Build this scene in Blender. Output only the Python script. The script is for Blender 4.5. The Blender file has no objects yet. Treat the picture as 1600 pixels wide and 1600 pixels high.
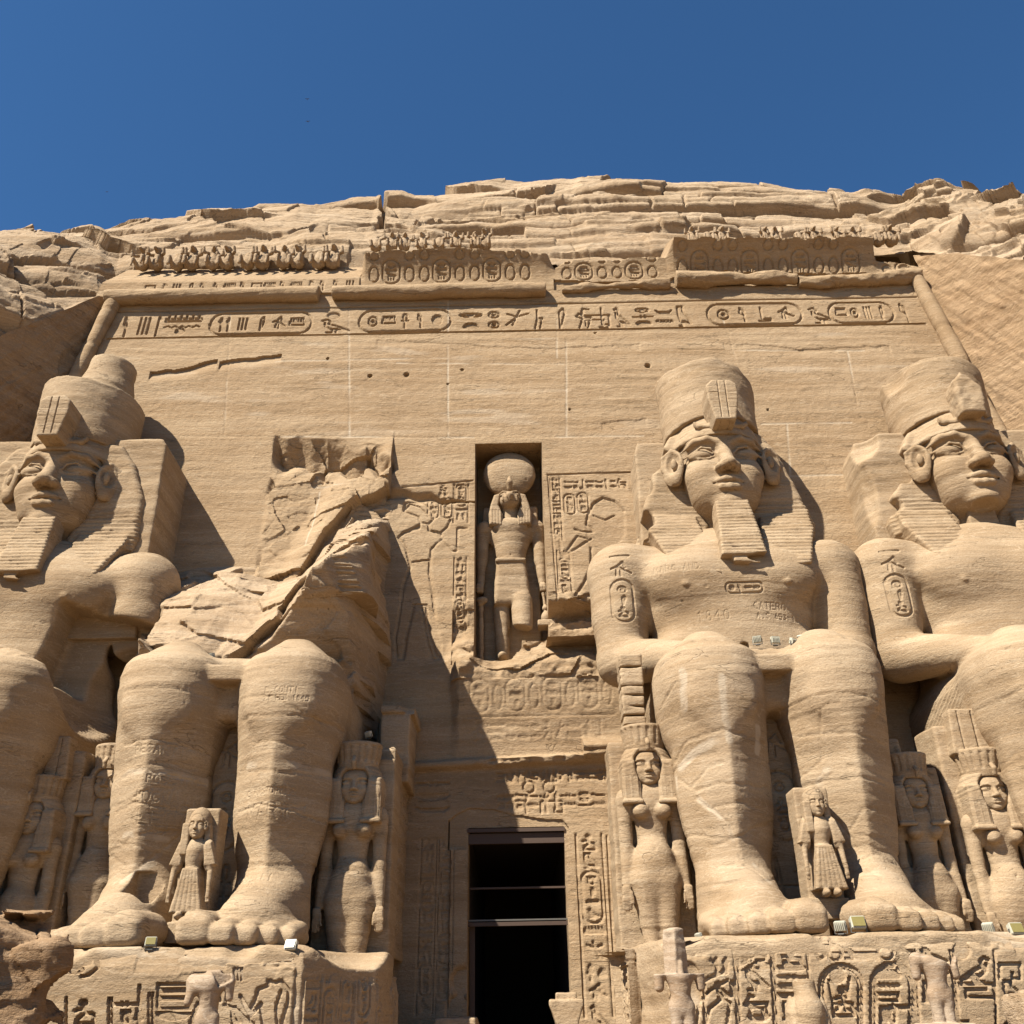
import bpy, math, random
import numpy as np
from mathutils import Vector, Matrix, Euler

Q = 1.0            # voxel size multiplier (1 = final)
C = bpy.context.scene.collection
scene = bpy.context.scene
random.seed(7)

# ------------------------------------------------------------------ camera
PITCH = math.radians(28.0); ROLL = math.radians(1.1); FPX = 1500.0; CAMZ = 1.6
cam = bpy.data.cameras.new('camera'); camo = bpy.data.objects.new('camera', cam); C.objects.link(camo)
cam.sensor_width = 36.0; cam.lens = 36.0 * FPX / 1600.0; cam.clip_end = 4000; cam.clip_start = 0.1
camo.matrix_world = (Matrix.Translation((0, 0, CAMZ)) @ Matrix.Rotation(math.radians(90) + PITCH, 4, 'X')
                     @ Matrix.Rotation(-ROLL, 4, 'Z'))
scene.camera = camo
# ------------------------------------------------------------------ sky, sun, exposure
SUN_AZ = math.radians(47.0)      # to the left of the line from the temple to the camera
SUN_EL = math.radians(49.0)
sdir = Vector((-math.sin(SUN_AZ) * math.cos(SUN_EL), -math.cos(SUN_AZ) * math.cos(SUN_EL), math.sin(SUN_EL)))
w = bpy.data.worlds.new('World'); scene.world = w; w.use_nodes = True
nt = w.node_tree; bg = nt.nodes['Background']
sky = nt.nodes.new('ShaderNodeTexSky'); sky.sky_type = 'NISHITA'; sky.sun_disc = False
sky.sun_elevation = SUN_EL
sky.sun_rotation = math.atan2(sdir.x, sdir.y)
sky.altitude = 0; sky.air_density = 1.0; sky.dust_density = 0.0; sky.ozone_density = 10.0
tn = nt.nodes.new('ShaderNodeMix'); tn.data_type = 'RGBA'; tn.blend_type = 'MULTIPLY'; tn.inputs[0].default_value = 1.0
tn.inputs[7].default_value = (.74, 1.0, 1.04, 1); nt.links.new(sky.outputs[0], tn.inputs[6])     # polarised deep blue
nt.links.new(tn.outputs[2], bg.inputs[0]); bg.inputs[1].default_value = 0.05
sl = bpy.data.lights.new('sun', 'SUN'); sl.energy = 5.0; sl.angle = math.radians(0.53); sl.color = (1.0, 0.945, 0.84)
so = bpy.data.objects.new('sun', sl); C.objects.link(so)
so.rotation_euler = sdir.to_track_quat('Z', 'Y').to_euler(); so.location = (-30, -30, 60)
scene.view_settings.view_transform = 'Standard'; scene.view_settings.look = 'None'
scene.view_settings.exposure = 1.3; scene.view_settings.gamma = 1.0
scene.cycles.max_bounces = 6; scene.cycles.diffuse_bounces = 4

# ------------------------------------------------------------------ pixel <-> world helpers (used to measure real positions)
SP, CP, SR, CR = math.sin(PITCH), math.cos(PITCH), math.sin(ROLL), math.cos(ROLL)
def ray(px, py):
    a0 = (px - 800.0) / FPX; b0 = (800.0 - py) / FPX
    a = a0 * CR + b0 * SR; b = -a0 * SR + b0 * CR
    return a, CP - b * SP, SP + b * CP
def at(px, py, Y):
    x, y, z = ray(px, py); t = Y / y
    return (x * t, Y, CAMZ + z * t)
FY0, FSL = 28.3, 0.08            # facade plane Y = FY0 + FSL * Z
def fp(px, py, out=0.0):         # pixel on the facade plane -> (X, Z)
    x, y, z = ray(px, py); t = (FY0 - out + FSL * CAMZ) / (y - FSL * z)
    return (x * t, CAMZ + z * t)
def yp(px, py, Y):
    a = at(px, py, Y); return (a[0], a[2])

# ------------------------------------------------------------------ noise
_rng = np.random.RandomState(11)
_LAT = _rng.rand(64, 64, 64).astype(np.float32)
def vnoise(x, y, z):
    x = np.asarray(x, np.float32); y = np.asarray(y, np.float32); z = np.asarray(z, np.float32)
    xf = np.floor(x); yf = np.floor(y); zf = np.floor(z)
    fx = x - xf; fy = y - yf; fz = z - zf
    fx = fx * fx * (3 - 2 * fx); fy = fy * fy * (3 - 2 * fy); fz = fz * fz * (3 - 2 * fz)
    i = xf.astype(np.int32) & 63; j = yf.astype(np.int32) & 63; k = zf.astype(np.int32) & 63
    i1 = (i + 1) & 63; j1 = (j + 1) & 63; k1 = (k + 1) & 63
    L = _LAT
    c00 = L[i, j, k] * (1 - fx) + L[i1, j, k] * fx
    c10 = L[i, j1, k] * (1 - fx) + L[i1, j1, k] * fx
    c01 = L[i, j, k1] * (1 - fx) + L[i1, j, k1] * fx
    c11 = L[i, j1, k1] * (1 - fx) + L[i1, j1, k1] * fx
    return ((c00 * (1 - fy) + c10 * fy) * (1 - fz) + (c01 * (1 - fy) + c11 * fy) * fz) * 2 - 1
def fbm(x, y, z, o=3, s=1.0):
    r = 0; a = 1.0; t = 0
    for q in range(o):
        r = r + a * vnoise(x * s + 17.3 * q, y * s + 5.1 * q, z * s + 9.7 * q); t += a; a *= 0.5; s *= 2.03
    return r / t
def hash2(i, j):
    i = np.asarray(i).astype(np.int64); j = np.asarray(j).astype(np.int64)
    return _LAT[(i * 7 + j * 13) & 63, (i * 31 + 5) & 63, (j * 17 + i) & 63]
def sst(a, b, x):
    t = np.clip((x - a) / (b - a), 0, 1); return t * t * (3 - 2 * t)

def facets(u, w_, cell, seed=0, aspect=1.0, tilt=1.0):
    # fractured rock: every cell of a jittered grid is a small tilted plane; returns height in units of the cell size
    a = u / (cell * aspect) + 31.7 * seed + 50; b = w_ / cell + 17.9 * seed + 50
    i0 = np.floor(a).astype(np.int64); j0 = np.floor(b).astype(np.int64); best = None; out = None
    for di in (-1, 0, 1):
        for dj in (-1, 0, 1):
            i = i0 + di; j = j0 + dj
            ca = i + hash2(i, j); cb = j + hash2(j + 7, i + 3); d = (a - ca) ** 2 + (b - cb) ** 2
            h = (hash2(i + 11, j + 5) - .5) + tilt * ((hash2(i + 2, j + 9) - .5) * (a - ca) * aspect + (hash2(i + 23, j + 1) - .5) * (b - cb))
            if best is None: best, out = d, h
            else:
                m = d < best; best = np.where(m, d, best); out = np.where(m, h, out)
    return out * cell
# ------------------------------------------------------------------ object helpers
def tag(o, label=None, cat=None, group=None, kind=None):
    if label: o['label'] = label
    if cat: o['category'] = cat
    if group: o['group'] = group
    if kind: o['kind'] = kind
    return o
def empty(name, loc, label=None, cat=None, group=None):
    o = bpy.data.objects.new(name, None); C.objects.link(o); o.location = loc
    return tag(o, label, cat, group)
def build(name, v, f, mat, parent=None, tint=None, smooth=True, sharp=None):
    v = np.asarray(v, np.float32); me = bpy.data.meshes.new(name)
    if isinstance(f, np.ndarray):
        n = f.shape[1]
        me.vertices.add(len(v)); me.vertices.foreach_set('co', v.ravel())
        me.loops.add(f.size); me.loops.foreach_set('vertex_index', f.astype(np.int32).ravel())
        me.polygons.add(len(f)); me.polygons.foreach_set('loop_start', (np.arange(len(f)) * n).astype(np.int32))
        me.update(calc_edges=True)
    else:
        me.from_pydata([tuple(map(float, p)) for p in v], [], f); me.update()
    if smooth: me.polygons.foreach_set('use_smooth', np.ones(len(me.polygons), bool))
    if sharp: me.set_sharp_from_angle(angle=math.radians(sharp))
    if tint is not None:
        a = me.attributes.new('tint', 'FLOAT', 'POINT'); a.data.foreach_set('value', np.asarray(tint, np.float32))
    if mat: me.materials.append(mat)
    o = bpy.data.objects.new(name, me); C.objects.link(o)
    if parent is not None:
        o.parent = parent
        o.matrix_parent_inverse = Matrix.Translation(-Vector(parent.location))
    return o
def vnormals(v, f):
    a = v[f[:, 0]]; n = np.cross(v[f[:, 2]] - a, v[f[:, 3]] - v[f[:, 1]])
    N = np.zeros_like(v)
    for k in range(4):
        for c in range(3):
            N[:, c] += np.bincount(f[:, k], n[:, c], len(v))
    return N / (np.linalg.norm(N, axis=1, keepdims=True) + 1e-9)

# ------------------------------------------------------------------ signed distance volumes
class Vol:
    def __init__(s, lo, hi, h, off=(0, 0, 0)):
        s.h = h * Q; s.lo = np.array(lo, float); n = np.ceil((np.array(hi, float) - s.lo) / s.h).astype(int) + 1
        s.n = n; s.F = np.full(n, 9.0, np.float32)
        s.ax = [(s.lo[i] + np.arange(n[i]) * s.h).astype(np.float32) for i in range(3)]
        s.off = np.array(off, float)
    def _box(s, bb, pad):
        i0 = [max(0, int((bb[0][i] - pad - s.lo[i]) / s.h)) for i in range(3)]
        i1 = [min(s.n[i], int((bb[1][i] + pad - s.lo[i]) / s.h) + 2) for i in range(3)]
        if any(i1[i] <= i0[i] for i in range(3)): return None, None
        sl_ = tuple(slice(i0[i], i1[i]) for i in range(3))
        X = s.ax[0][sl_[0]][:, None, None]; Y = s.ax[1][sl_[1]][None, :, None]; Z = s.ax[2][sl_[2]][None, None, :]
        return sl_, (X, Y, Z)
    def op(s, fn, bb, k=0.05, mode='+', pad=None):
        pad = (k + 3 * s.h + 0.15) if pad is None else pad
        sl_, P = s._box(bb, pad)
        if sl_ is None: return s
        d = fn(*P); A = s.F[sl_]
        if mode == '+':
            hh = np.maximum(k - np.abs(A - d), 0) / max(k, 1e-6)
            s.F[sl_] = np.minimum(A, d) - hh * hh * k * 0.25
        else:
            d = -d if mode == '-' else d
            hh = np.maximum(k - np.abs(A - d), 0) / max(k, 1e-6)
            s.F[sl_] = np.maximum(A, d) + hh * hh * k * 0.25
        return s
    def ell(s, c, r, k=0.05, mode='+', rot=None):
        R = None if rot is None else np.array(Euler([math.radians(a) for a in rot]).to_matrix().transposed())
        def fn(X, Y, Z):
            x, y, z = X - c[0], Y - c[1], Z - c[2]
            if R is not None:
                x, y, z = (R[0, 0] * x + R[0, 1] * y + R[0, 2] * z, R[1, 0] * x + R[1, 1] * y + R[1, 2] * z,
                           R[2, 0] * x + R[2, 1] * y + R[2, 2] * z)
            k0 = np.sqrt((x / r[0]) ** 2 + (y / r[1]) ** 2 + (z / r[2]) ** 2)
            k1 = np.sqrt((x / r[0] ** 2) ** 2 + (y / r[1] ** 2) ** 2 + (z / r[2] ** 2) ** 2) + 1e-6
            return k0 * (k0 - 1) / k1
        m = max(r) if rot is not None else None
        rr = [m] * 3 if m else r
        return s.op(fn, ([c[i] - rr[i] for i in range(3)], [c[i] + rr[i] for i in range(3)]), k, mode)
    def cone(s, a, b, ra, rb, k=0.05, mode='+', sc=(1, 1, 1)):   # capsule with two radii, squashed by sc
        a = np.array(a, float); b = np.array(b, float); ab = b - a; L2 = float(ab @ ab) + 1e-9
        def fn(X, Y, Z):
            t = np.clip(((X - a[0]) * ab[0] + (Y - a[1]) * ab[1] + (Z - a[2]) * ab[2]) / L2, 0, 1)
            return np.sqrt(((X - a[0] - ab[0] * t) / sc[0]) ** 2 + ((Y - a[1] - ab[1] * t) / sc[1]) ** 2
                           + ((Z - a[2] - ab[2] * t) / sc[2]) ** 2) - (ra + (rb - ra) * t)
        r = max(ra, rb) * max(sc)
        return s.op(fn, (np.minimum(a, b) - r, np.maximum(a, b) + r), k, mode)
    def tube(s, pts, r, k=0.03, mode='+', sc=(1, 1, 1)):
        rs = r if isinstance(r, (list, tuple)) else [r] * len(pts)
        for i in range(len(pts) - 1): s.cone(pts[i], pts[i + 1], rs[i], rs[i + 1], k, mode, sc)
        return s
    def box(s, c, hf, rnd=0.05, k=0.03, mode='+', rot=None, taper=None):
        R = None if rot is None else np.array(Euler([math.radians(a) for a in rot]).to_matrix().transposed())
        def fn(X, Y, Z):
            x, y, z = X - c[0], Y - c[1], Z - c[2]
            if R is not None:
                x, y, z = (R[0, 0] * x + R[0, 1] * y + R[0, 2] * z, R[1, 0] * x + R[1, 1] * y + R[1, 2] * z,
                           R[2, 0] * x + R[2, 1] * y + R[2, 2] * z)
            t = 1.0 if taper is None else 1 + taper * np.clip(z / hf[2], -1, 1)
            qx = np.abs(x) - hf[0] * t + rnd; qy = np.abs(y) - hf[1] + rnd; qz = np.abs(z) - hf[2] + rnd
            return (np.sqrt(np.maximum(qx, 0) ** 2 + np.maximum(qy, 0) ** 2 + np.maximum(qz, 0) ** 2)
                    + np.minimum(np.maximum(np.maximum(qx, qy), qz), 0) - rnd)
        m = math.sqrt(sum(q * q for q in hf)) * (1 + abs(taper or 0)) if (rot is not None or taper) else None
        rr = [m] * 3 if m else hf
        return s.op(fn, ([c[i] - rr[i] for i in range(3)], [c[i] + rr[i] for i in range(3)]), k, mode)
    def prism(s, poly, axis, lo, hi, rnd=0.05, k=0.03, mode='+', shear=None):
        # polygon in the two remaining axes, extruded along axis; shear = fn of the 2 plane coords added to the axis position
        P = np.array(poly, float); o = [i for i in range(3) if i != axis]
        def fn(*G):
            u, v_, t = G[o[0]], G[o[1]], G[axis]
            d = None; sg = None
            for i in range(len(P)):
                a = P[i]; b = P[i - 1]; e = b - a; wx = u - a[0]; wy = v_ - a[1]
                tt = np.clip((wx * e[0] + wy * e[1]) / (e @ e), 0, 1)
                dd = (wx - e[0] * tt) ** 2 + (wy - e[1] * tt) ** 2
                d = dd if d is None else np.minimum(d, dd)
                c1 = v_ >= a[1]; c2 = v_ < b[1]; c3 = e[0] * wy > e[1] * wx
                al = (c1 & c2 & c3) | (~c1 & ~c2 & ~c3)
                sg = al if sg is None else sg ^ al
            d2 = np.sqrt(d) * np.where(sg, -1, 1) + rnd
            tc = t - (shear(u, v_) if shear else 0)
            dz = np.abs(tc - (lo + hi) / 2) - (hi - lo) / 2 + rnd
            return np.minimum(np.maximum(d2, dz), 0) + np.sqrt(np.maximum(d2, 0) ** 2 + np.maximum(dz, 0) ** 2) - rnd
        l = np.zeros(3); h = np.zeros(3)
        for q in range(2): l[o[q]] = P[:, q].min(); h[o[q]] = P[:, q].max()
        ex = 1.5 if shear else 0
        l[axis] = lo - ex; h[axis] = hi + ex
        return s.op(fn, (l, h), k, mode)
    def leg(s, x0, yb, prof, k=0.2):
        # prof rows: z, half width, front y, back y
        P = np.array(prof, float); Z = s.ax[2][None, None, :]
        rx = np.interp(Z, P[:, 0], P[:, 1]); yf = np.interp(Z, P[:, 0], P[:, 2]) + yb; yk = np.interp(Z, P[:, 0], P[:, 3]) + yb
        def fn(X, Y, Zs):
            n = Zs.shape[2]; i0 = int(round((float(Zs[0, 0, 0]) - s.lo[2]) / s.h)); q = slice(i0, i0 + n)
            a, f_, b = rx[..., q], yf[..., q], yk[..., q]; cy = f_ * .55 + b * .45
            dx = np.abs(X - x0) / a; dy = Y - cy
            pz = np.interp(Zs, [.9, 1.6, 4.2, 5.3, 6.4], [1.7, 1.22, 1.25, 1.7, 2.3])
            ry = np.where(dy < 0, cy - f_, b - cy); pw = np.where(dy < 0, pz, 2.3)
            g = (dx ** pw + (np.abs(dy) / ry) ** pw) ** (1 / pw)
            return (g - 1) * np.minimum(a, ry) * .9 + np.maximum(0, np.maximum(P[0, 0] - Zs, Zs - P[-1, 0])) * 1.0
        return s.op(fn, ((x0 - 1.7, yb - 1, P[0, 0]), (x0 + 1.7, yb + 4.5, P[-1, 0])), k)
    def half(s, n, d, k=0.03):       # keep n.p <= d
        n = np.array(n, float); n /= np.linalg.norm(n)
        X, Y, Z = s.ax[0][:, None, None], s.ax[1][None, :, None], s.ax[2][None, None, :]
        s.F = np.maximum(s.F, X * n[0] + Y * n[1] + Z * n[2] - d)
        return s
    def rough(s, amp, sc, zs=1.0, seed=0.0, o=3):
        near = np.abs(s.F) < amp * 2 + s.h * 2
        i, j, k = np.nonzero(near)
        x = s.ax[0][i] + s.off[0] + seed; y = s.ax[1][j] + s.off[1]; z = s.ax[2][k] + s.off[2]
        s.F[i, j, k] += amp * fbm(x * sc, y * sc, z * sc * zs, o)
        return s
    def mesh(s):
        F = s.F; h = s.h
        F[0] = F[-1] = 9; F[:, 0] = F[:, -1] = 9; F[:, :, 0] = F[:, :, -1] = 9
        S = F < 0
        cnt = np.zeros(np.array(F.shape) - 1, np.uint8)
        for a in (0, 1):
            for b in (0, 1):
                for c in (0, 1):
                    cnt += S[a:F.shape[0] - 1 + a, b:F.shape[1] - 1 + b, c:F.shape[2] - 1 + c]
        act = (cnt > 0) & (cnt < 8)
        I = np.argwhere(act); idx = np.full(act.shape, -1, np.int32); idx[act] = np.arange(len(I))
        acc = np.zeros((len(I), 3), np.float32); num = np.zeros(len(I), np.float32)
        cv = {}
        for a in (0, 1):
            for b in (0, 1):
                for c in (0, 1): cv[(a, b, c)] = F[I[:, 0] + a, I[:, 1] + b, I[:, 2] + c]
        for p in cv:
            for ax in range(3):
                if p[ax] == 1: continue
                q = list(p); q[ax] = 1; q = tuple(q)
                f0, f1 = cv[p], cv[q]; m = (f0 < 0) != (f1 < 0)
                t = np.where(m, f0 / np.where(m, f0 - f1, 1), 0)
                for c in range(3):
                    acc[:, c] += np.where(m, (t if c == ax else p[c]), 0)
                num += m
        V = (I + acc / num[:, None]) * h + s.lo
        fs = []
        for ax in range(3):
            sl0 = [slice(None)] * 3; sl1 = [slice(None)] * 3; sl0[ax] = slice(0, -1); sl1[ax] = slice(1, None)
            A = S[tuple(sl0)]; B = S[tuple(sl1)]
            E_ = np.argwhere(A != B); u, v_ = [(1, 2), (2, 0), (0, 1)][ax]
            ok = (E_[:, u] > 0) & (E_[:, v_] > 0) & (E_[:, u] < F.shape[u] - 1) & (E_[:, v_] < F.shape[v_] - 1)
            E_ = E_[ok]; flip = ~A[E_[:, 0], E_[:, 1], E_[:, 2]]
            q = []
            for du, dv in ((1, 1), (0, 1), (0, 0), (1, 0)):
                c = E_.copy(); c[:, u] -= du; c[:, v_] -= dv; q.append(idx[c[:, 0], c[:, 1], c[:, 2]])
            q = np.stack(q, 1); q[flip] = q[flip][:, ::-1]; fs.append(q)
        Fc = np.concatenate(fs)
        return V + s.off, Fc
def weather(v, f, amp=0.02, seed=0.0, ledge=0.012, pit=0.012):
    # erosion of a carved surface: soft undulation, thin bedding ledges, pitting
    N = vnormals(v, f); x, y, z = v[:, 0] + seed, v[:, 1], v[:, 2]
    wz = z + 0.25 * fbm(x * .3, y * .3, z * .3, 2) + 0.08 * x * np.sign(vnoise(z * .35, x * 0, z * 0))
    d = amp * fbm(x * .9, y * .9, z * 1.5, 3)
    lay = vnoise(x * .25, y * .25, wz * 5.5); d = d + ledge * sst(-.2, .2, lay) - ledge * .5
    lay2 = vnoise(x * .4 + 9, y * .4, wz * 13); d = d + ledge * .5 * lay2
    p = fbm(x * 7, y * 7, z * 9, 2); d = d + pit * .5 * p - pit * 1.5 * sst(.45, .8, p)
    mk = sst(.1, .6, fbm(x * .5 + 40, y * .5, z * .7, 2))
    d = d - amp * .6 * mk * sst(0, .5, fbm(x * 2.2, y * 2.2, z * 3.2, 3))
    return v + N * d[:, None], N
def refine(v, f, regions, n=4):
    # split the quads inside the given (x0, x1, z0, z1) windows on the front side n x n, so small lettering can be cut
    N = vnormals(v, f); c = v[f].mean(1); m = np.zeros(len(f), bool)
    for x0, x1, z0, z1 in regions: m |= (c[:, 0] > x0) & (c[:, 0] < x1) & (c[:, 2] > z0) & (c[:, 2] < z1)
    m &= N[f].mean(1)[:, 1] < -.15
    q = v[f[m]]; t = np.linspace(0, 1, n + 1); a, b = np.meshgrid(t, t); a = a.ravel()[None, :, None]; b = b.ravel()[None, :, None]
    P = (q[:, None, 0] * (1 - a) + q[:, None, 1] * a) * (1 - b) + (q[:, None, 3] * (1 - a) + q[:, None, 2] * a) * b
    i = np.arange(n)[:, None] * (n + 1) + np.arange(n)[None]; F1 = np.stack([i, i + 1, i + n + 2, i + n + 1], -1).reshape(-1, 4)
    Fn = (np.arange(len(q))[:, None, None] * (n + 1) ** 2 + F1[None]).reshape(-1, 4) + len(v)
    V = np.concatenate([v, P.reshape(-1, 3)]); F = np.concatenate([f[~m], Fn])
    key = np.round(V * 5000).astype(np.int64); _, first, inv = np.unique(key, axis=0, return_index=True, return_inverse=True)
    return V[first].astype(np.float32), inv.reshape(-1)[F]
# ------------------------------------------------------------------ strokes: engraved lines measured on points (u, w)
def engrave(U, W, strokes, depth, soft=0.02):
    # strokes: list of (points [(u,w)..], half width, filled?) ; returns a carve depth >= 0 for each point
    D = np.zeros(U.shape, np.float32)
    for st in strokes:
        pts, hw = st[0], st[1]; fill = len(st) > 2 and st[2]
        P = np.array(pts, float); m = hw + soft * 2
        lo = P.min(0) - m; hi = P.max(0) + m
        if U.ndim == 2:
            c0 = np.searchsorted(U[0], lo[0]); c1 = np.searchsorted(U[0], hi[0])
            r0 = np.searchsorted(W[:, 0], lo[1]); r1 = np.searchsorted(W[:, 0], hi[1])
            if c1 <= c0 or r1 <= r0: continue
            sl_ = (slice(r0, r1), slice(c0, c1))
        else:
            sl_ = np.nonzero((U > lo[0]) & (U < hi[0]) & (W > lo[1]) & (W < hi[1]))[0]
            if len(sl_) == 0: continue
        u = U[sl_]; w_ = W[sl_]; d = None; sg = np.zeros(u.shape, bool)
        n = len(P)
        for i in range(n if fill else n - 1):
            a = P[i]; b = P[(i + 1) % n]; e = b - a; wx = u - a[0]; wy = w_ - a[1]
            t = np.clip((wx * e[0] + wy * e[1]) / (e @ e + 1e-9), 0, 1)
            dd = np.hypot(wx - e[0] * t, wy - e[1] * t); d = dd if d is None else np.minimum(d, dd)
            if fill:
                cr = ((a[1] > w_) != (b[1] > w_)) & (u < (b[0] - a[0]) * (w_ - a[1]) / (b[1] - a[1] + 1e-9) + a[0])
                sg ^= cr
        if fill: d = np.where(sg, -d, d)
        D[sl_] = np.maximum(D[sl_], depth * (1 - sst(hw, hw + soft, d)))
    return D
def circ(cx, cy, r, n=14, ry=None, a0=0, a1=360):
    ry = ry or r
    return [(cx + r * math.cos(math.radians(a0 + (a1 - a0) * i / n)), cy + ry * math.sin(math.radians(a0 + (a1 - a0) * i / n))) for i in range(n + 1)]
# glyphs in a unit box: list of (points, filled)
GL = {
 'sun': [(circ(.5, .5, .32), 0), (circ(.5, .5, .08, 8), 0)],
 'disc': [(circ(.5, .5, .34), 1)],
 'reed': [([(.5, 0), (.5, .75), (.3, .95), (.25, .6), (.5, .4)], 0)],
 'reeds': [([(.25, 0), (.25, .95), (.1, .7), (.25, .5)], 0), ([(.75, 0), (.75, .95), (.6, .7), (.75, .5)], 0)],
 'bird': [([(.1, .85), (.25, .95), (.35, .8), (.3, .62), (.5, .5), (.95, .12), (.6, .25), (.35, .28), (.2, .45), (.18, .7)], 0), ([(.42, .28), (.42, .02), (.25, .02)], 0), ([(.55, .26), (.55, .02)], 0)],
 'owl': [([(.2, .95), (.5, .95), (.5, .7), (.75, .4), (.9, .1), (.6, .2), (.3, .2), (.2, .5), (.2, .95)], 0), ([(.4, .2), (.4, 0), (.2, 0)], 0)],
 'water': [([(0, .5), (.1, .65), (.2, .4), (.3, .65), (.4, .4), (.5, .65), (.6, .4), (.7, .65), (.8, .4), (.9, .65), (1, .5)], 0)],
 'mouth': [(circ(.5, .5, .45, 14, .14), 0)],
 'bread': [([(.2, .3), (.8, .3), (.7, .6), (.5, .72), (.3, .6), (.2, .3)], 1)],
 'ankh': [([(.5, 0), (.5, .55)], 0), ([(.25, .5), (.75, .5)], 0), (circ(.5, .77, .15, 10, .22), 0)],
 'men': [([(.02, .35), (.98, .35), (.98, .6), (.02, .6), (.02, .35)], 0)] + [([(.1 + .16 * i, .62), (.1 + .16 * i, .85)], 0) for i in range(6)],
 'man': [(circ(.45, .85, .1, 8), 1), ([(.45, .75), (.5, .45), (.2, .15), (.2, .02), (.85, .02), (.8, .4), (.5, .45)], 0), ([(.48, .65), (.15, .55)], 0)],
 'arm': [([(.02, .6), (.15, .45), (.85, .42), (.98, .6)], 0), ([(.15, .35), (.85, .33)], 0)],
 'viper': [([(.02, .6), (.12, .7), (.25, .5), (.5, .55), (.98, .5)], 0)],
 'ox': [([(.1, .7), (.2, .6), (.85, .62), (.85, .1)], 0), ([(.25, .1), (.25, .4), (.7, .38), (.7, .1)], 0), ([(.1, .7), (.02, .55), (.2, .45)], 0), ([(.15, .7), (.2, .95), (.35, .9)], 0)],
 'feather': [([(.5, 0), (.48, .8), (.65, .97), (.72, .8), (.6, .3), (.5, 0)], 0)],
 'djed': [([(.4, 0), (.4, .8)], 0), ([(.6, 0), (.6, .8)], 0)] + [([(.2, .5 + .13 * i), (.8, .5 + .13 * i)], 0) for i in range(4)],
 'basket': [([(.02, .6), (.98, .6), (.85, .35), (.6, .22), (.4, .22), (.15, .35), (.02, .6)], 1)],
 'ii': [([(.25, .1), (.25, .9)], 0), ([(.5, .1), (.5, .9)], 0), ([(.75, .1), (.75, .9)], 0)],
 'eye': [(circ(.5, .5, .45, 14, .18), 0), (circ(.5, .5, .1, 8), 1)],
 'staff': [([(.5, 0), (.5, .95), (.75, .8)], 0)],
 'foot': [([(.3, .95), (.3, .15), (.8, .15), (.8, 0), (.1, 0)], 0)],
 'bolt': [([(.02, .5), (.98, .5)], 0), ([(.4, .35), (.4, .65)], 0), ([(.6, .35), (.6, .65)], 0)],
 'bee': [([(.1, .6), (.35, .7), (.6, .5), (.95, .3)], 0), ([(.35, .7), (.6, .95), (.7, .6)], 0), ([(.35, .65), (.3, .2)], 0), ([(.5, .55), (.5, .15)], 0)],
 'scarab': [(circ(.5, .45, .24, 12, .32), 0), (circ(.5, .85, .1, 8), 1), ([(.2, .9), (.3, .5)], 0), ([(.8, .9), (.7, .5)], 0)],
 'plough': [([(.05, .2), (.5, .6), (.95, .75)], 0), ([(.3, .2), (.6, .9)], 0), ([(.1, .75), (.5, .6)], 0)],
 'house': [([(.1, .1), (.1, .8), (.9, .8), (.9, .1), (.6, .1), (.6, .35)], 0)],
 'legs': [([(.2, 0), (.4, .5), (.8, .5), (.6, 0)], 0), ([(.4, .5), (.4, .9)], 0)],
 'tri': [([(.3, 0), (.5, .9), (.7, 0), (.3, 0)], 0)],
}
def glyph(name, x0, z0, w_, h_, hw=0.028, flip=False, mp=None):
    out = []
    for pts, fl in GL[name]:
        q = [((x0 + (1 - p[0] if flip else p[0]) * w_), z0 + p[1] * h_) for p in pts]
        if mp: q = [mp(*p) for p in q]
        out.append((q, hw, bool(fl)))
    return out
def cartouche(x0, z0, w_, h_, names, hw=0.03, vert=True, mp=None):
    r = min(w_, h_) * .42; out = []
    if vert:
        pts = circ(x0 + w_ / 2, z0 + h_ - r, w_ / 2, 8, r, 0, 180) + circ(x0 + w_ / 2, z0 + r, w_ / 2, 8, r, 180, 360)
    else:
        pts = circ(x0 + w_ - r, z0 + h_ / 2, r, 8, h_ / 2, -90, 90) + circ(x0 + r, z0 + h_ / 2, r, 8, h_ / 2, 90, 270)
    pts.append(pts[0]); out.append(([mp(*p) for p in pts] if mp else pts, hw))
    n = len(names)
    for i, g in enumerate(names):
        if vert:
            hh = (h_ - r) / n; out += glyph(g, x0 + w_ * .2, z0 + h_ - r * .5 - (i + 1) * hh + hh * .08, w_ * .6, hh * .84, hw * .8, mp=mp)
        else:
            ww = (w_ - r) / n; out += glyph(g, x0 + r * .5 + i * ww + ww * .08, z0 + h_ * .16, ww * .84, h_ * .68, hw * .8, mp=mp)
    return out
KEYS = list(GL)
def random_row(x0, x1, z0, h_, seed, hw=0.026, mp=None, cart=0.18):
    R = random.Random(seed); x = x0; out = []
    while x < x1 - .3 * h_:
        if R.random() < cart and x + 2.6 * h_ < x1:
            wd = h_ * 2.5; out += cartouche(x, z0, wd, h_, [R.choice(KEYS) for _ in range(4)], hw * 1.1, False, mp); x += wd + h_ * .15; continue
        wd = h_ * R.choice([.45, .6, .75, .9]); t = R.random()
        if x + wd > x1: break
        if t < .5: out += glyph(R.choice(['bird', 'owl', 'reed', 'man', 'ankh', 'feather', 'djed', 'staff', 'foot', 'ox', 'bee', 'legs', 'plough']), x, z0, wd, h_, hw, R.random() < .3, mp)
        else:
            n = R.choice([2, 2, 3])
            for i in range(n):
                out += glyph(R.choice(['sun', 'water', 'mouth', 'bread', 'basket', 'arm', 'viper', 'eye', 'bolt', 'men', 'disc']), x, z0 + h_ * i / n, wd, h_ / n * .9, hw, False, mp)
        x += wd + h_ * .1
    return out
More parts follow.
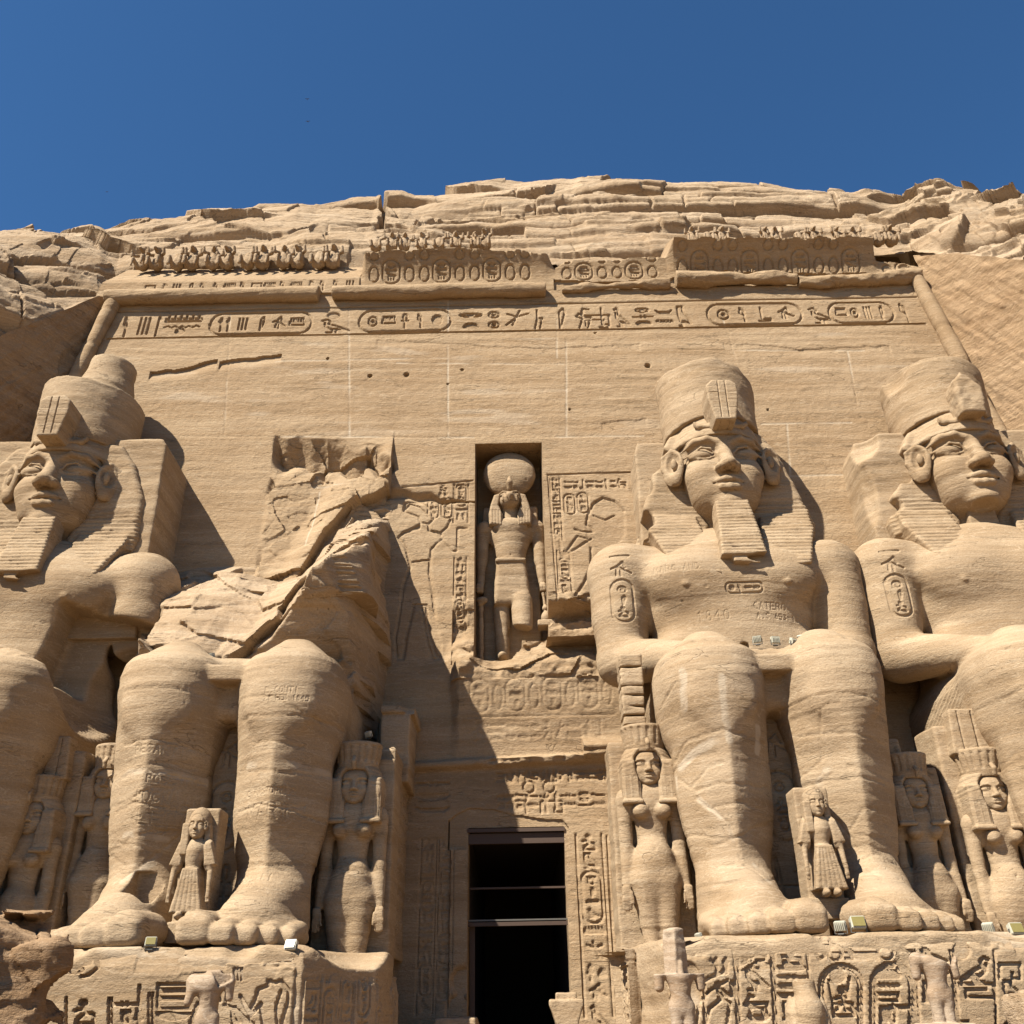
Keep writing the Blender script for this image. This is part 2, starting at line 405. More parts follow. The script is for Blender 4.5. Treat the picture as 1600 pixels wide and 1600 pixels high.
def random_col(x0, w_, z0, z1, seed, hw=0.024, mp=None, border=True):
    R = random.Random(seed); z = z1; out = []
    if border:
        for xx in (x0 - w_ * .1, x0 + w_ * 1.1):
            p = [(xx, z0), (xx, z1)]; out.append(([mp(*q) for q in p] if mp else p, hw * .7))
    while z > z0 + w_ * .4:
        t = R.random()
        if t < .16 and z - z0 > w_ * 2.4:
            hh = w_ * 2.2; out += cartouche(x0 + w_ * .05, z - hh, w_ * .9, hh, [R.choice(['sun', 'men', 'bird', 'man', 'feather', 'water', 'scarab']) for _ in range(4)], hw, True, mp)
        elif t < .6:
            hh = w_ * R.choice([.7, .9]); g = R.choice(['bird', 'owl', 'man', 'ox', 'bee', 'plough', 'house', 'reeds'])
            out += glyph(g, x0 + w_ * .1, z - hh, w_ * .8, hh, hw, R.random() < .3, mp)
        elif t < .8:
            hh = w_ * .42; out += glyph(R.choice(['water', 'mouth', 'basket', 'arm', 'viper', 'bolt', 'men', 'eye']), x0 + w_ * .05, z - hh, w_ * .9, hh, hw, False, mp)
        else:
            hh = w_ * .6
            for q in (0, .5): out += glyph(R.choice(['sun', 'bread', 'ankh', 'feather', 'ii', 'staff', 'reed', 'disc']), x0 + w_ * q, z - hh, w_ * .48, hh, hw, False, mp)
        z -= hh + w_ * .12
    return out
# stroke lettering for the names and dates scratched by old visitors
FT = {'A': [[(0, 0), (.5, 1), (1, 0)], [(.2, .4), (.8, .4)]], 'C': [circ(.55, .5, .5, 8, .5, 60, 300)], 'E': [[(1, 0), (0, 0), (0, 1), (1, 1)], [(0, .5), (.8, .5)]],
 'G': [circ(.55, .5, .5, 8, .5, 60, 330) + [(1, .45), (.6, .45)]], 'I': [[(.5, 0), (.5, 1)]], 'L': [[(0, 1), (0, 0), (.9, 0)]], 'M': [[(0, 0), (.1, 1), (.5, .3), (.9, 1), (1, 0)]],
 'N': [[(0, 0), (0, 1), (1, 0), (1, 1)]], 'O': [circ(.5, .5, .5, 10)], 'P': [[(0, 0), (0, 1), (.7, 1), (.9, .75), (.7, .5), (0, .5)]],
 'R': [[(0, 0), (0, 1), (.7, 1), (.9, .75), (.7, .5), (0, .5)], [(.5, .5), (1, 0)]], 'S': [[(1, .9), (.5, 1), (.1, .8), (.5, .5), (.9, .25), (.5, 0), (0, .1)]],
 'T': [[(.5, 0), (.5, 1)], [(0, 1), (1, 1)]], 'U': [[(0, 1), (0, .3), (.3, 0), (.7, 0), (1, .3), (1, 1)]], 'B': [[(0, 0), (0, 1), (.7, .95), (.7, .55), (0, .5), (.8, .45), (.8, .05), (0, 0)]],
 'D': [[(0, 0), (0, 1), (.6, .95), (1, .5), (.6, .05), (0, 0)]], 'F': [[(0, 0), (0, 1), (.9, 1)], [(0, .5), (.7, .5)]], 'W': [[(0, 1), (.25, 0), (.5, .7), (.75, 0), (1, 1)]], 'V': [[(0, 1), (.5, 0), (1, 1)]],
 '1': [[(.3, .8), (.55, 1), (.55, 0)]], '8': [circ(.5, .75, .3, 8, .25), circ(.5, .25, .38, 8, .25)], '7': [[(0, 1), (1, 1), (.4, 0)]], '9': [circ(.5, .7, .35, 8, .3), [(.85, .7), (.7, 0)]],
 '5': [[(.9, 1), (.1, 1), (.1, .55), (.7, .6), (.9, .3), (.6, 0), (0, .05)]], '4': [[(.7, 0), (.7, 1), (0, .35), (1, .35)]], '0': [circ(.5, .5, .42, 10, .5)], '6': [circ(.5, .3, .38, 8, .3), [(.12, .35), (.6, 1)]],
 '2': [[(.1, .8), (.5, 1), (.9, .75), (.1, 0), (1, 0)]], '3': [[(.1, .9), (.6, 1), (.8, .75), (.4, .55), (.85, .3), (.5, 0), (.1, .1)]], '.': [[(.4, 0), (.55, .05)]], ' ': []}
def letters(txt, x0, z0, h_, hw=0.015):
    out = []; x = x0
    for ch in txt:
        for pl in FT.get(ch, []): out.append(([(x + p[0] * h_ * .6, z0 + p[1] * h_) for p in pl], hw))
        x += h_ * .85
    return out

def panel(name, p0, p1, z0, z1, S, mat, parent, depth=.07, st=.022, seed=0.0, top=.12, wear=1.0, extra=None):
    # an upright carved face from p0 to p1 (plan points); strokes are given in (distance along the face, z)
    L = math.hypot(p1[0] - p0[0], p1[1] - p0[1]); u = np.arange(-.02, L + .02, st * Q); z = np.arange(z0, z1 + .001, st * Q)
    U, W = np.meshgrid(u, z); dx, dy = (p1[0] - p0[0]) / L, (p1[1] - p0[1]) / L; nx, ny = dy, -dx
    X = p0[0] + dx * U; Y = p0[1] + dy * U
    o = .03 * fbm(X * .8 + seed, Y * .8, W * 1.4, 3) + .010 * fbm(X * 4, Y * 4, W * 6, 3) + .008 * vnoise(X * .4, Y * .4, W * 9 + seed)
    wz = .10 * fbm(X * 1.6 + seed, Y * 1.6, W * 0, 3)
    # the upper edge is worn back in flakes
    d = (z1 + wz * wear) - W; q = (W + .25 * wz) / .16; lay = hash2(np.floor(q), np.floor((U + 3 + seed) / .9))
    o -= top * (1 - sst(0, .45 * (.5 + lay), d)) * wear; o -= .5 * (1 - sst(-.02, .06, d))
    ero = sst(.05, .35, fbm(X * .7 + seed * 2, Y * .7, W * 1.1, 3) + .10 - d * .35)
    o -= .07 * ero * sst(0, .4, np.abs(fbm(X * 2.5, Y * 2.5, W * 5, 3)) * 2)
    o -= .25 * (1 - sst(0, .12, U + .02)) ** 2 + .25 * (1 - sst(0, .12, L + .02 - U)) ** 2
    if extra: o += extra(U, W)
    e = engrave(U, W, [(q[0], q[1] * .72) + tuple(q[2:]) for q in S], 1.0, .02) * depth * (1 - .7 * ero)
    o -= e
    V = np.stack([X + nx * o, Y + ny * o, W], -1).reshape(-1, 3)
    return build(name, V, grid_faces(*U.shape), mat, parent, sharp=60)
# ------------------------------------------------------------------ materials
def rock(name, light, dark, bump=0.6, band=1.0, rough=0.95, sat_noise=0.5, grain=1.0, chisel=0.0):
    m = bpy.data.materials.new(name); m.use_nodes = True; t = m.node_tree; N = t.nodes; L = t.links
    b = N['Principled BSDF']; b.inputs['Roughness'].default_value = rough
    b.inputs['Specular IOR Level'].default_value = 0.12
    geo = N.new('ShaderNodeNewGeometry')
    def noise(scale, detail, vec, rg=0.6, dist=0.0):
        n = N.new('ShaderNodeTexNoise'); n.inputs['Scale'].default_value = scale; n.inputs['Detail'].default_value = detail
        n.inputs['Roughness'].default_value = rg; n.inputs['Distortion'].default_value = dist
        L.new(vec, n.inputs['Vector']); return n.outputs['Fac']
    def mapping(sc, rot=(0, 0, 0)):
        mp = N.new('ShaderNodeMapping'); mp.inputs['Scale'].default_value = sc
        mp.inputs['Rotation'].default_value = [math.radians(a) for a in rot]
        L.new(geo.outputs['Position'], mp.inputs['Vector']); return mp.outputs['Vector']
    def ramp(fac, a, b_, c0=0.0, c1=1.0):
        r = N.new('ShaderNodeMapRange'); r.inputs['From Min'].default_value = a; r.inputs['From Max'].default_value = b_
        r.inputs['To Min'].default_value = c0; r.inputs['To Max'].default_value = c1; L.new(fac, r.inputs['Value']); return r.outputs['Result']
    def mix(f, A, B):
        x = N.new('ShaderNodeMix'); x.data_type = 'RGBA'
        if isinstance(f, float): x.inputs[0].default_value = f
        else: L.new(f, x.inputs[0])
        for i, q in ((6, A), (7, B)):
            if isinstance(q, tuple): x.inputs[i].default_value = (*q, 1)
            else: L.new(q, x.inputs[i])
        return x.outputs[2]
    def mth(op, A, B):
        x = N.new('ShaderNodeMath'); x.operation = op
        for i, q in ((0, A), (1, B)):
            if isinstance(q, (int, float)): x.inputs[i].default_value = q
            else: L.new(q, x.inputs[i])
        return x.outputs[0]
    bands = noise(1.0, 5, mapping((.10, .10, 1.9), (3, 2, 0)), .6, .35)
    fine = noise(1.0, 5, mapping((.35, .35, 11.0), (-5, 3, 0)), .62, .2)
    blot = noise(.45, 4, mapping((1, 1, 1.6)), .6)
    grn = noise(26.0 * grain, 3, mapping((1, 1, 1.5)), .7)
    big = noise(.09, 3, mapping((1, 1, 1)))
    col = mix(ramp(bands, .40, .62), light, dark)
    mid = tuple(min(1, (a * .45 + b_ * .55) * k) for a, b_, k in zip(light, dark, (.90, .80, .66)))
    col = mix(mth('MULTIPLY', ramp(fine, .42, .72), .40 * band), col, mid)
    col = mix(mth('MULTIPLY', ramp(blot, .42, .72), .55 * sat_noise), col, tuple(c * k for c, k in zip(dark, (.86, .78, .70))))
    col = mix(mth('MULTIPLY', ramp(big, .45, .65), .30), col, tuple(min(1, c * k) for c, k in zip(light, (1.03, 1.06, 1.10))))
    g2 = noise(13.0 * grain, 3, mapping((1, 1, 2.2)), .75)
    col = mix(mth('MULTIPLY', ramp(grn, .45, .80), .55), col, tuple(c * .58 for c in dark))
    col = mix(mth('MULTIPLY', ramp(g2, .50, .80), .40), col, tuple(c * .66 for c in dark))
    col = mix(mth('MULTIPLY', ramp(g2, .46, .22), .35), col, tuple(min(1, c * k) for c, k in zip(light, (1.20, 1.24, 1.32))))
    st_ = noise(1.0, 4, mapping((.22, .22, .55), (0, 6, 0)), .65, .5)
    col = mix(mth('MULTIPLY', ramp(st_, .52, .70), .42), col, tuple(c * k for c, k in zip(dark, (.80, .76, .72))))
    vein = noise(1.0, 4, mapping((.5, .5, 3.2), (8, -4, 0)), .6, 1.2)
    col = mix(mth('MULTIPLY', ramp(mth('ABSOLUTE', mth('SUBTRACT', vein, .5), 0.0), .018, .0), .45), col, tuple(min(1, c * k) for c, k in zip(light, (1.18, 1.25, 1.35))))
    ck = noise(1.0, 4, mapping((.24, .24, 1.5), (6, 5, 0)), .62, .9); ckm = noise(.6, 2, mapping((1, 1, 1)), .5)
    ck = mth('MULTIPLY', ramp(mth('ABSOLUTE', mth('SUBTRACT', ck, .47), 0.0), .006, .0), ramp(ckm, .46, .56))
    col = mix(mth('MULTIPLY', ck, .6), col, tuple(c * .35 for c in dark))
    at_ = N.new('ShaderNodeAttribute'); at_.attribute_name = 'tint'
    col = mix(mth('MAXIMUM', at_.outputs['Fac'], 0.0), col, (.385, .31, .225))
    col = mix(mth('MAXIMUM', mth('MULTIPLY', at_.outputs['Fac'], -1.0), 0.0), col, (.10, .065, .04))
    L.new(col, b.inputs['Base Color'])
    h1 = noise(9.0 * grain, 4, mapping((1, 1, 1.8)), .68)
    h2 = noise(1.0, 3, mapping((.9, .9, 16.0), (2, -3, 0)), .65)
    hh = mth('ADD', mth('MULTIPLY', h1, .9), mth('MULTIPLY', h2, .32))
    hh = mth('ADD', hh, mth('MULTIPLY', grn, .40))
    hh = mth('SUBTRACT', hh, mth('MULTIPLY', ck, .5))
    if chisel:
        h3 = noise(1.0, 3, mapping((2.2, 2.2, 9.0), (0, 48, 0)), .6); hh = mth('ADD', hh, mth('MULTIPLY', h3, chisel))
    bp = N.new('ShaderNodeBump'); bp.inputs['Strength'].default_value = bump; bp.inputs['Distance'].default_value = 0.05
    L.new(hh, bp.inputs['Height']); L.new(bp.outputs[0], b.inputs['Normal'])
    return m
LIGHT = (0.342, 0.252, 0.160); DARK = (0.248, 0.172, 0.101)
M_ROCK = rock('sandstone_carved', LIGHT, DARK, .55)
M_WALL = rock('sandstone_wall', (0.330, 0.236, 0.144), (0.254, 0.172, 0.098), .7, chisel=.5)
M_CLIFF = rock('sandstone_cliff', (0.368, 0.272, 0.178), (0.265, 0.184, 0.110), .9, 1.2)
M_SPLAY = rock('sandstone_cut', (0.325, 0.222, 0.130), (0.250, 0.160, 0.088), .9, chisel=1.0)
M_PALE = rock('weathered_pale_stone', (0.335, 0.262, 0.190), (0.262, 0.180, 0.112), .4, .4)
M_REPAIR = rock('repair_mortar', (0.312, 0.224, 0.144), (0.272, 0.192, 0.116), .35, .3, sat_noise=.2)
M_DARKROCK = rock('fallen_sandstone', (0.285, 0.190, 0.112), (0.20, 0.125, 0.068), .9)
M_SAND = rock('sand_ground', (0.25, 0.165, 0.09), (0.21, 0.135, 0.07), .5, .2, grain=.4)
def plain(name, col, rough=0.6, metal=0.0, emit=None):
    m = bpy.data.materials.new(name); m.use_nodes = True; t = m.node_tree; b = t.nodes['Principled BSDF']
    n = t.nodes.new('ShaderNodeTexNoise'); n.inputs['Scale'].default_value = 14; n.inputs['Detail'].default_value = 4
    g = t.nodes.new('ShaderNodeNewGeometry'); t.links.new(g.outputs['Position'], n.inputs['Vector'])
    x = t.nodes.new('ShaderNodeMix'); x.data_type = 'RGBA'; x.inputs[6].default_value = (*col, 1)
    x.inputs[7].default_value = (*[c * .7 for c in col], 1); t.links.new(n.outputs['Fac'], x.inputs[0])
    t.links.new(x.outputs[2], b.inputs['Base Color'])
    b.inputs['Roughness'].default_value = rough; b.inputs['Metallic'].default_value = metal
    return m
M_CREAM = plain('cream_lamp_paint', (.46, .44, .35), .45)
M_GLASS = plain('amber_lamp_glass', (.22, .18, .06), .25)
M_STEEL = plain('lamp_bracket', (.10, .09, .075), .5)
M_WOOD = plain('door_timber', (.06, .032, .018), .7)
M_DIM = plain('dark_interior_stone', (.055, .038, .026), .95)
M_BIRD = plain('dark_feathers', (.05, .045, .04), .8)
# ------------------------------------------------------------------ setting: ground
def grid_faces(nr, nc, mask=None):
    i = np.arange(nr - 1)[:, None] * nc + np.arange(nc - 1)[None, :]
    f = np.stack([i, i + 1, i + 1 + nc, i + nc], -1)
    if mask is not None: f = f[mask]
    return f.reshape(-1, 4)
def ground():
    x = np.concatenate([np.linspace(-600, -40, 15), np.linspace(-38, 38, 160), np.linspace(40, 600, 15)])
    y = np.concatenate([np.linspace(-400, -12, 14), np.linspace(-10, 34, 100), np.linspace(36, 500, 14)])
    X, Y = np.meshgrid(x, y); Z = .06 * fbm(X * .3, Y * .3, X * 0, 3)
    build('ground', np.stack([X, Y, Z], -1).reshape(-1, 3), grid_faces(*X.shape), M_SAND).__setitem__('kind', 'structure')
ground()

# ------------------------------------------------------------------ temple facade (one carved rock wall)
def XL(Z): return -16.46 - .16 * (28 - Z)
def XR(Z): return 17.24 + .135 * (28 - Z)
facade = empty('temple_facade', (0, FY0, 0), 'smooth carved sandstone temple front with inscription band, niche and tall doorway', 'temple front')
def poly_in(U, W, poly):
    sg = np.zeros(U.shape, bool); n = len(poly)
    for i in range(n):
        a = poly[i]; b = poly[(i + 1) % n]
        sg ^= ((a[1] > W) != (b[1] > W)) & (U < (b[0] - a[0]) * (W - a[1]) / (b[1] - a[1] + 1e-9) + a[0])
    return sg
def PF(*pts): return [fp(*p) for p in pts]
def Z4(*pts): return [fp(380 + a * .3625, 660 + b * .3625) for a, b in pts]     # points read in an enlarged view of the niche area

def make_facade():
    st = .036 * Q
    x = np.arange(-21, 21, st); z = np.arange(0, 31.3, st); U, W = np.meshgrid(x, z)
    wob = fbm(U * 1.3, W * 1.3, U * 0, 3) * .25
    out = .05 * fbm(U * .22, W * .22, U * 0 + 3, 3) + .012 * fbm(U * 1.6, W * 2.4, U * 0, 3)
    lay = vnoise(U * .18, W * 6 + .2 * U * .3 + wob, U * 0 + 5); out += .008 * sst(-.25, .25, lay) * (1 + fbm(U * .2, W * .2, U * 0 + 9, 2))
    out += .010 * fbm(U * 5 + W * 3, W * 5 - U * 3, U * 0, 2)
    tint = np.zeros_like(U)
    # areas: recess of the fallen rock left of the niche
    top = 20.85 - .35 * sst(-6.5, -5.8, U) + .15 * vnoise(U * 2.3, U * 0, U * 0)
    inx = sst(-8.75, -8.55, U + wob * .3) * (1 - sst(-4.75, -4.3, U + wob * 1.7))
    fz = np.interp(U, [-8.6, -7.3, -6.75, -6.7, -5.8, -5.3, -5.25, -4.3], [.95, 1.15, 1.35, .95, 1.3, 1.2, .8, 1.3]) + .12 * vnoise(U * 3, U * 0, U * 0)
    dep = np.clip((top - W) / fz, 0, 1) * np.clip(1 - (top - fz - W) / (.5 + .4 * vnoise(U * 1.9, W * .8, U * 0 + 4)), .12, 1) * np.clip(1 - (18.6 - W) / 2.0, 0, 1)
    cell = np.floor((U + .35 * np.sin(W * 2 + U) + 20) / 1.35); bl = hash2(cell, cell * 0)
    rec = inx * dep * (.52 + .26 * bl) * sst(15.8, 17.5, W)
    rec *= np.where(W > 18.2 + (U + 8.5) * .02, 1, .9)
    out -= rec; rm = inx * sst(0, .3, top - W) * sst(14, 15, W)
    out += rm * (.20 * facets(U + wob * .6, W + wob * .5, 1.5, 6, 1.2, 1.0) + .11 * facets(U + wob * .3, W, .5, 7, 1.3, 1.0) + .05 * fbm(U * 1.1, W * 1.1, U * 0 + 2, 4) + .05 * np.abs(fbm(U * 3, W * 3, U * 0, 3)))
    # edge left standing above the crevice
    cre = np.interp(U, [-9, -7.64, -6.77, -6.42, -5.41, -4.42, -3.4, -1.6, -1.2], [11, 13.58, 15.48, 16.49, 17.78, 18.29, 18.05, 17.9, 17.85])
    cw = cre + .12 * vnoise(U * 2.1, U * 0, U * 0 + 1)
    b1 = sst(-.02, .1, W - cw) * (1 - sst(.0, 3.0, W - cw)); inb = (U > -9) & (U < -4.3)
    out += np.where(inb, .55 * b1, 0)
    thin = np.where((U > -4.45) & (U < -1.3), np.exp(-((W - cw) / (.16 * (1 - sst(-3.6, -1.4, U)) + .02)) ** 2), 0)
    out -= .28 * thin
    # long thin ledge crack upper left and a few other bedding cracks
    for pts, dp, th in ((PF((235, 582), (275, 577), (340, 562)), .12, .05), (PF((343, 566), (380, 560), (440, 553)), .12, .05),
                        (PF((940, 660), (1010, 655)), .03, .03), (PF((1130, 535), (1250, 545), (1390, 540)), .03, .04), (PF((590, 530), (850, 545), (1000, 538)), .025, .05)):
        c = np.interp(U, [p[0] for p in pts], [p[1] for p in pts]) + .05 * vnoise(U * 3, U * 0, U * 0)
        m = (U > pts[0][0]) & (U < pts[-1][0]); d = c - W
        out -= np.where(m & (d > 0) & (d < .6), dp * (1 - sst(0, .6, d)), 0)
    # beam of wall standing proud below the niche, with a broken sloping top
    tp = np.interp(U, [-4, -2.6, -1.92, -1.3, -.09, 1.2, 2.97, 4.2], [12.1, 11.9, 12.0, 12.05, 12.05, 12.35, 12.5, 12.6]) + .1 * vnoise(U * 1.7, U * 0, U * 0 + 8)
    d = tp - W
    pr = np.clip(d / .75, 0, 1) * .62 + .05 * fbm(U * 2, W * 3, U * 0, 3) * sst(0, .3, d)
    pr = np.where(U < -1.75, pr * (.25 + .75 * sst(-2.1, -1.75, U + wob * .5)), pr)
    low = 1 - sst(-.05, .05, 8.55 - W); pr = pr * np.interp(W, [8.5, 9.2, 11.2], [.12, .3, 1.0])
    out += np.where((W < tp) & (W > 8.5) & (U > -4.2) & (U < 4.2), pr * low, 0)
    # upper broken ledge right of the niche
    tp2 = np.interp(U, [.95, 1.1, 2.0, 3.0, 4.0], [13.1, 13.9, 13.95, 14.05, 14.1])
    m2 = (U > 1.02) & (U < 4.2)
    out -= np.where(m2, .8 * sst(0, .45, tp2 + wob * .3 - W) * sst(-.1, .0, W - 12.3), 0)
    for c0, aa in ((13.35, .42), (12.85, .7)):
        out += np.where(m2 & (W > 12.2), aa * sst(0, .06, c0 + wob * .35 - .1 * U * 0 - W) * .8, 0)
    zn = (U > -2) & (U < 4.2) & (W > 11) & (W < 14.2); out += np.where(zn, .20 * facets(U + wob * .5, W * 1.6 + wob * .4, .9, 8, 1.8, 1.0) + .16 * fbm(U * 1.5, W * 1.8, U * 0 + 13, 4) + .05 * fbm(U * 5, W * 6, U * 0, 3), 0)
    # ledge over the door
    ed = .14 + .16 * fbm(U * 2.3, W * 4, U * 0 + 4, 3) * sst(-1.4, -1.1, U)
    out += np.where((U > -3.6) & (U < 3.4), np.exp(-((W - 8.5 - .03 * U) / .13) ** 4) * (ed + .12), 0)
    out += np.where((U > 2.0) & (U < 3.4), np.exp(-((W - 8.85) / .22) ** 2) * (.35 + .2 * wob), 0)
    lz = 8.3
    # broken underside of the lintel
    br = np.interp(U, [-2.2, -1.8, -1.4, -.7, -.2, .6, 1.3, 1.5], [6.7, 7.0, 7.2, 7.15, 6.95, 6.85, 6.8, 6.5]) + wob * .25
    out -= np.where((U > -2.0) & (U < 1.45) & (W < br) & (W > 6.0), .32 * sst(0, .08, br - W), 0)
    # broken edges of the left jamb near the ground
    for cx, cz, r in ((-1.55, 2.6, .38), (-1.65, 1.9, .4), (-1.5, 6.6, .2)):
        g = np.hypot(U - cx, (W - cz) * .8) + wob * .3; out -= .35 * (1 - sst(r * .4, r, g))
    out += np.where((U < -1.42) & (U > -1.95) & (W < 6.4), .10, 0)
    # recess of the door frame sides, niche
    nl, nr_, nt_, nb = -1.28, 1.14, 20.35, 11.7
    inn = (U > nl) & (U < nr_) & (W < nt_) & (W > nb + .4 * sst(-.2, .4, U) * 1.8)
    out = np.where(inn, -1.75 + .02 * fbm(U * 2, W * 2, U * 0, 2), out)
    # broken lump at the foot of the left niche jamb
    g = np.hypot(U + 1.55, (W - 12.0) * .8); out += .35 * (1 - sst(.2, .7, g + wob * .4)) * ~inn
    # drill holes
    for px, py, r in ((578, 587, .10), (635, 585, .12), (1012, 572, .13), (722, 578, .07), (512, 560, .06), (1200, 640, .05), (890, 640, .05), (700, 600, .05), (930, 520, .05)):
        hx, hz = fp(px, py); out -= .22 * (1 - sst(r * .5, r, np.hypot(U - hx, W - hz)))
    # --- cornice above the torus
    f = np.clip((W - 28.15) / 2.2, 0, 1.4)
    ztop = np.interp(U, [-17, -6.15, -6.0, -2, 1.7, 1.95, 2.4, 6.6, 6.9, 15.2, 15.35, 17], [28.2, 28.6, 29.95, 30.02, 29.85, 29.3, 29.6, 29.65, 30.12, 30.1, 29.4, 29.1]) + .09 * fbm(U * 1.7, U * 0, U * 0 + 7, 3)
    amp = np.interp(U, [-17, -6.1, -5.9, 1.6, 2.0, 2.4, 6.6, 6.9, 15.2, 15.4, 17], [.05, .1, .80, .75, .3, .45, .5, .95, .85, .3, .2])
    cav = .02 + amp * f ** 2.6 * 1.3
    back = -(W - ztop) * 1.35 + amp * (np.clip((ztop - 28.15) / 2.2, 0, 1.4)) ** 2.6 * 1.3
    co = np.where(W < ztop, cav, np.maximum(back, -1.6))
    left = np.where(W < 28.95, .10, .10 - (W - 28.95) * .62) + .03 * wob
    co = np.where(U < -6.1, left, co) + .02 * fbm(U * 3, W * 3, U * 0, 3)
    top_on = W > 28.12
    # broken zone just above the torus on the right side
    z3 = np.interp(U, [1.9, 4, 6.5, 9, 12, 15.2, 17], [28.75, 28.5, 28.6, 28.9, 28.8, 28.7, 28.6]) + .12 * fbm(U * 1.9, U * 0, U * 0 + 3, 3)
    out = np.where(top_on, out * .5 + co, out)
    out = np.where(top_on & (U > 1.9) & (W < z3), out - .12, out)
    # --- engraved inscriptions
    S = []
    R0 = [('staff', 0), ('foot', 0), ('ii', 0), ('men', 0)]
    zl, zh = 26.02, 27.22
    S += [([(-16, 25.9), (16.6, 25.9)], .025), ([(-16, 27.36), (16.6, 27.36)], .022)]
    seq = 'tri reeds bread|ii men/water sun|CART|bird|disc|ROW|plough ankh reed|basket/mouth|disc bird|man feather|ROW'
    x0 = -15.6
    S += glyph('reed', x0, zl, .5, 1.1, .035); S += glyph('ii', x0 + .6, zl, .7, 1.1, .035); S += glyph('staff', x0 + 1.3, zl, .4, 1.1, .035)
    S += glyph('men', x0 + 1.75, zl + .55, 1.5, .6, .035); S += glyph('disc', x0 + 2.2, zl, .5, .45, .03); S += glyph('water', x0 + 1.8, zl + .25, 1.4, .4, .03)
    S += cartouche(x0 + 3.6, zl, 4.1, 1.12, ['reeds', 'ii', 'feather', 'bee', 'men'], .04, False)
    S += glyph('bird', x0 + 8.0, zl, 1.3, .75, .035); S += glyph('disc', x0 + 8.2, zl + .7, .7, .42, .03)
    S += cartouche(x0 + 9.6, zl, 3.7, 1.12, ['sun', 'men', 'ankh', 'reed', 'disc'], .04, False)
    S += random_row(x0 + 13.6, 4.9, zl, 1.1, 21, .035, cart=.0)
    S += glyph('ox', 2.7, zl, 1.6, 1.1, .035)
    S += cartouche(8.0, zl, 3.8, 1.12, ['sun', 'reed', 'foot', 'bee'], .04, False)
    S += random_row(5.0, 7.9, zl, 1.1, 5, .035, cart=0) + glyph('bird', 12.0, zl, 1.2, .9, .035)
    S += cartouche(13.2, zl, 3.4, 1.12, ['reed', 'men', 'feather', 'ii'], .04, False) if False else []
    S += cartouche(12.9, zl, 2.6, 1.1, ['men', 'sun', 'ii', 'feather'], .035, False) + random_row(15.6, 17, zl, 1.05, 9, .03, cart=0)
    # cornice ovals and cobras
    for a, b, hh in ((-5.9, 1.6, 1.3), (2.1, 6.8, 1.05), (6.9, 15.2, 1.4), (15.4, 16.8, .8)):
        xx = a + .1; q = 0
        while xx < b - .6:
            if q % 3 == 1: S += cartouche(xx, 28.65, .72, hh * .8, ['sun', 'men', 'bird', 'ii'], .024); xx += .85
            else:
                S += [(circ(xx + .27, 28.75 + hh * .25, .2, 10, hh * .27), .028), (circ(xx + .27, 28.9 + hh * .72, .2, 10, .17), .026)]; xx += .62
            q += 1
    for xx in np.arange(-15, -6.4, .55): S += glyph(random.choice(['reed', 'staff', 'house', 'ii', 'men', 'feather']), xx, 28.3, .5, .55, .024)
    # frieze of ovals below the niche
    q = 0; xx = -1.4
    while xx < 2.9:
        zz = 10.0 + .02 * xx
        if q % 2 == 0: S += cartouche(xx, zz, .58, 1.0, ['sun', 'men', 'feather'], .024); xx += .7
        else: S += [(circ(xx + .16, zz + .45, .14, 10, .38), .022)]; xx += .42
        q += 1
    S += random_row(-1.4, 2.9, 9.1, .6, 77, .018, cart=0)
    S += [([(-1.5, 9.85), (3, 9.85)], .018)]
    # frame and columns beside the niche
    S += [([(-3.9, 18.55), (-1.4, 18.75)], .02), ([(1.3, 18.95), (4.4, 19.0)], .02), ([(1.32, 18.9), (1.45, 13.9)], .018)]
    S += random_col(-2.0, .42, 17.0, 18.6, 31, .022) + random_col(-2.6, .36, 18.0, 18.6, 32, .02, border=False)
    S += cartouche(-2.95, 17.2, .38, .8, ['reed', 'men', 'ii'], .018) + cartouche(-2.47, 17.2, .38, .85, ['sun', 'bird', 'ii'], .018)
    S += random_col(-1.95, .34, 12.9, 15.6, 33, .02)
    S += random_col(1.42, .28, 16.2, 18.8, 34, .02) + cartouche(1.85, 17.25, .38, .85, ['sun', 'bird', 'ii'], .018) + cartouche(2.32, 17.3, .38, .85, ['reed', 'men', 'ii'], .018)
    S += random_row(1.9, 4.3, 18.3, .42, 35, .02, cart=0) + random_col(1.55, .36, 14.2, 15.8, 36, .02)
    # offering king left of the niche (sunk outline)
    K = 0.032
    S += [(Z4((690, 375), (700, 345), (740, 335), (780, 350), (815, 385), (825, 410), (800, 435), (765, 430), (755, 405), (690, 380)), K),
          (Z4((690, 380), (720, 350), (760, 362), (800, 400)), K * .7),
          (Z4((765, 430), (755, 455), (690, 475), (668, 495), (700, 540), (720, 620), (690, 700), (672, 830), (655, 930), (662, 1020), (690, 1020), (700, 930), (735, 785)), K),
          (Z4((668, 495), (700, 470), (755, 445)), K), (Z4((800, 435), (800, 465), (850, 475), (880, 450), (893, 420)), K),
          (Z4((850, 505), (900, 555), (920, 555), (925, 500), (925, 455), (965, 455)), K), (Z4((850, 475), (860, 500), (835, 520), (810, 545), (800, 640), (815, 730), (825, 830)), K),
          (Z4((735, 785), (790, 785), (825, 830)), K * .8), (Z4((790, 790), (800, 900), (830, 1000), (850, 1020), (815, 1020), (790, 930), (770, 800)), K),
          (Z4((730, 600), (800, 590)), K * .7)]
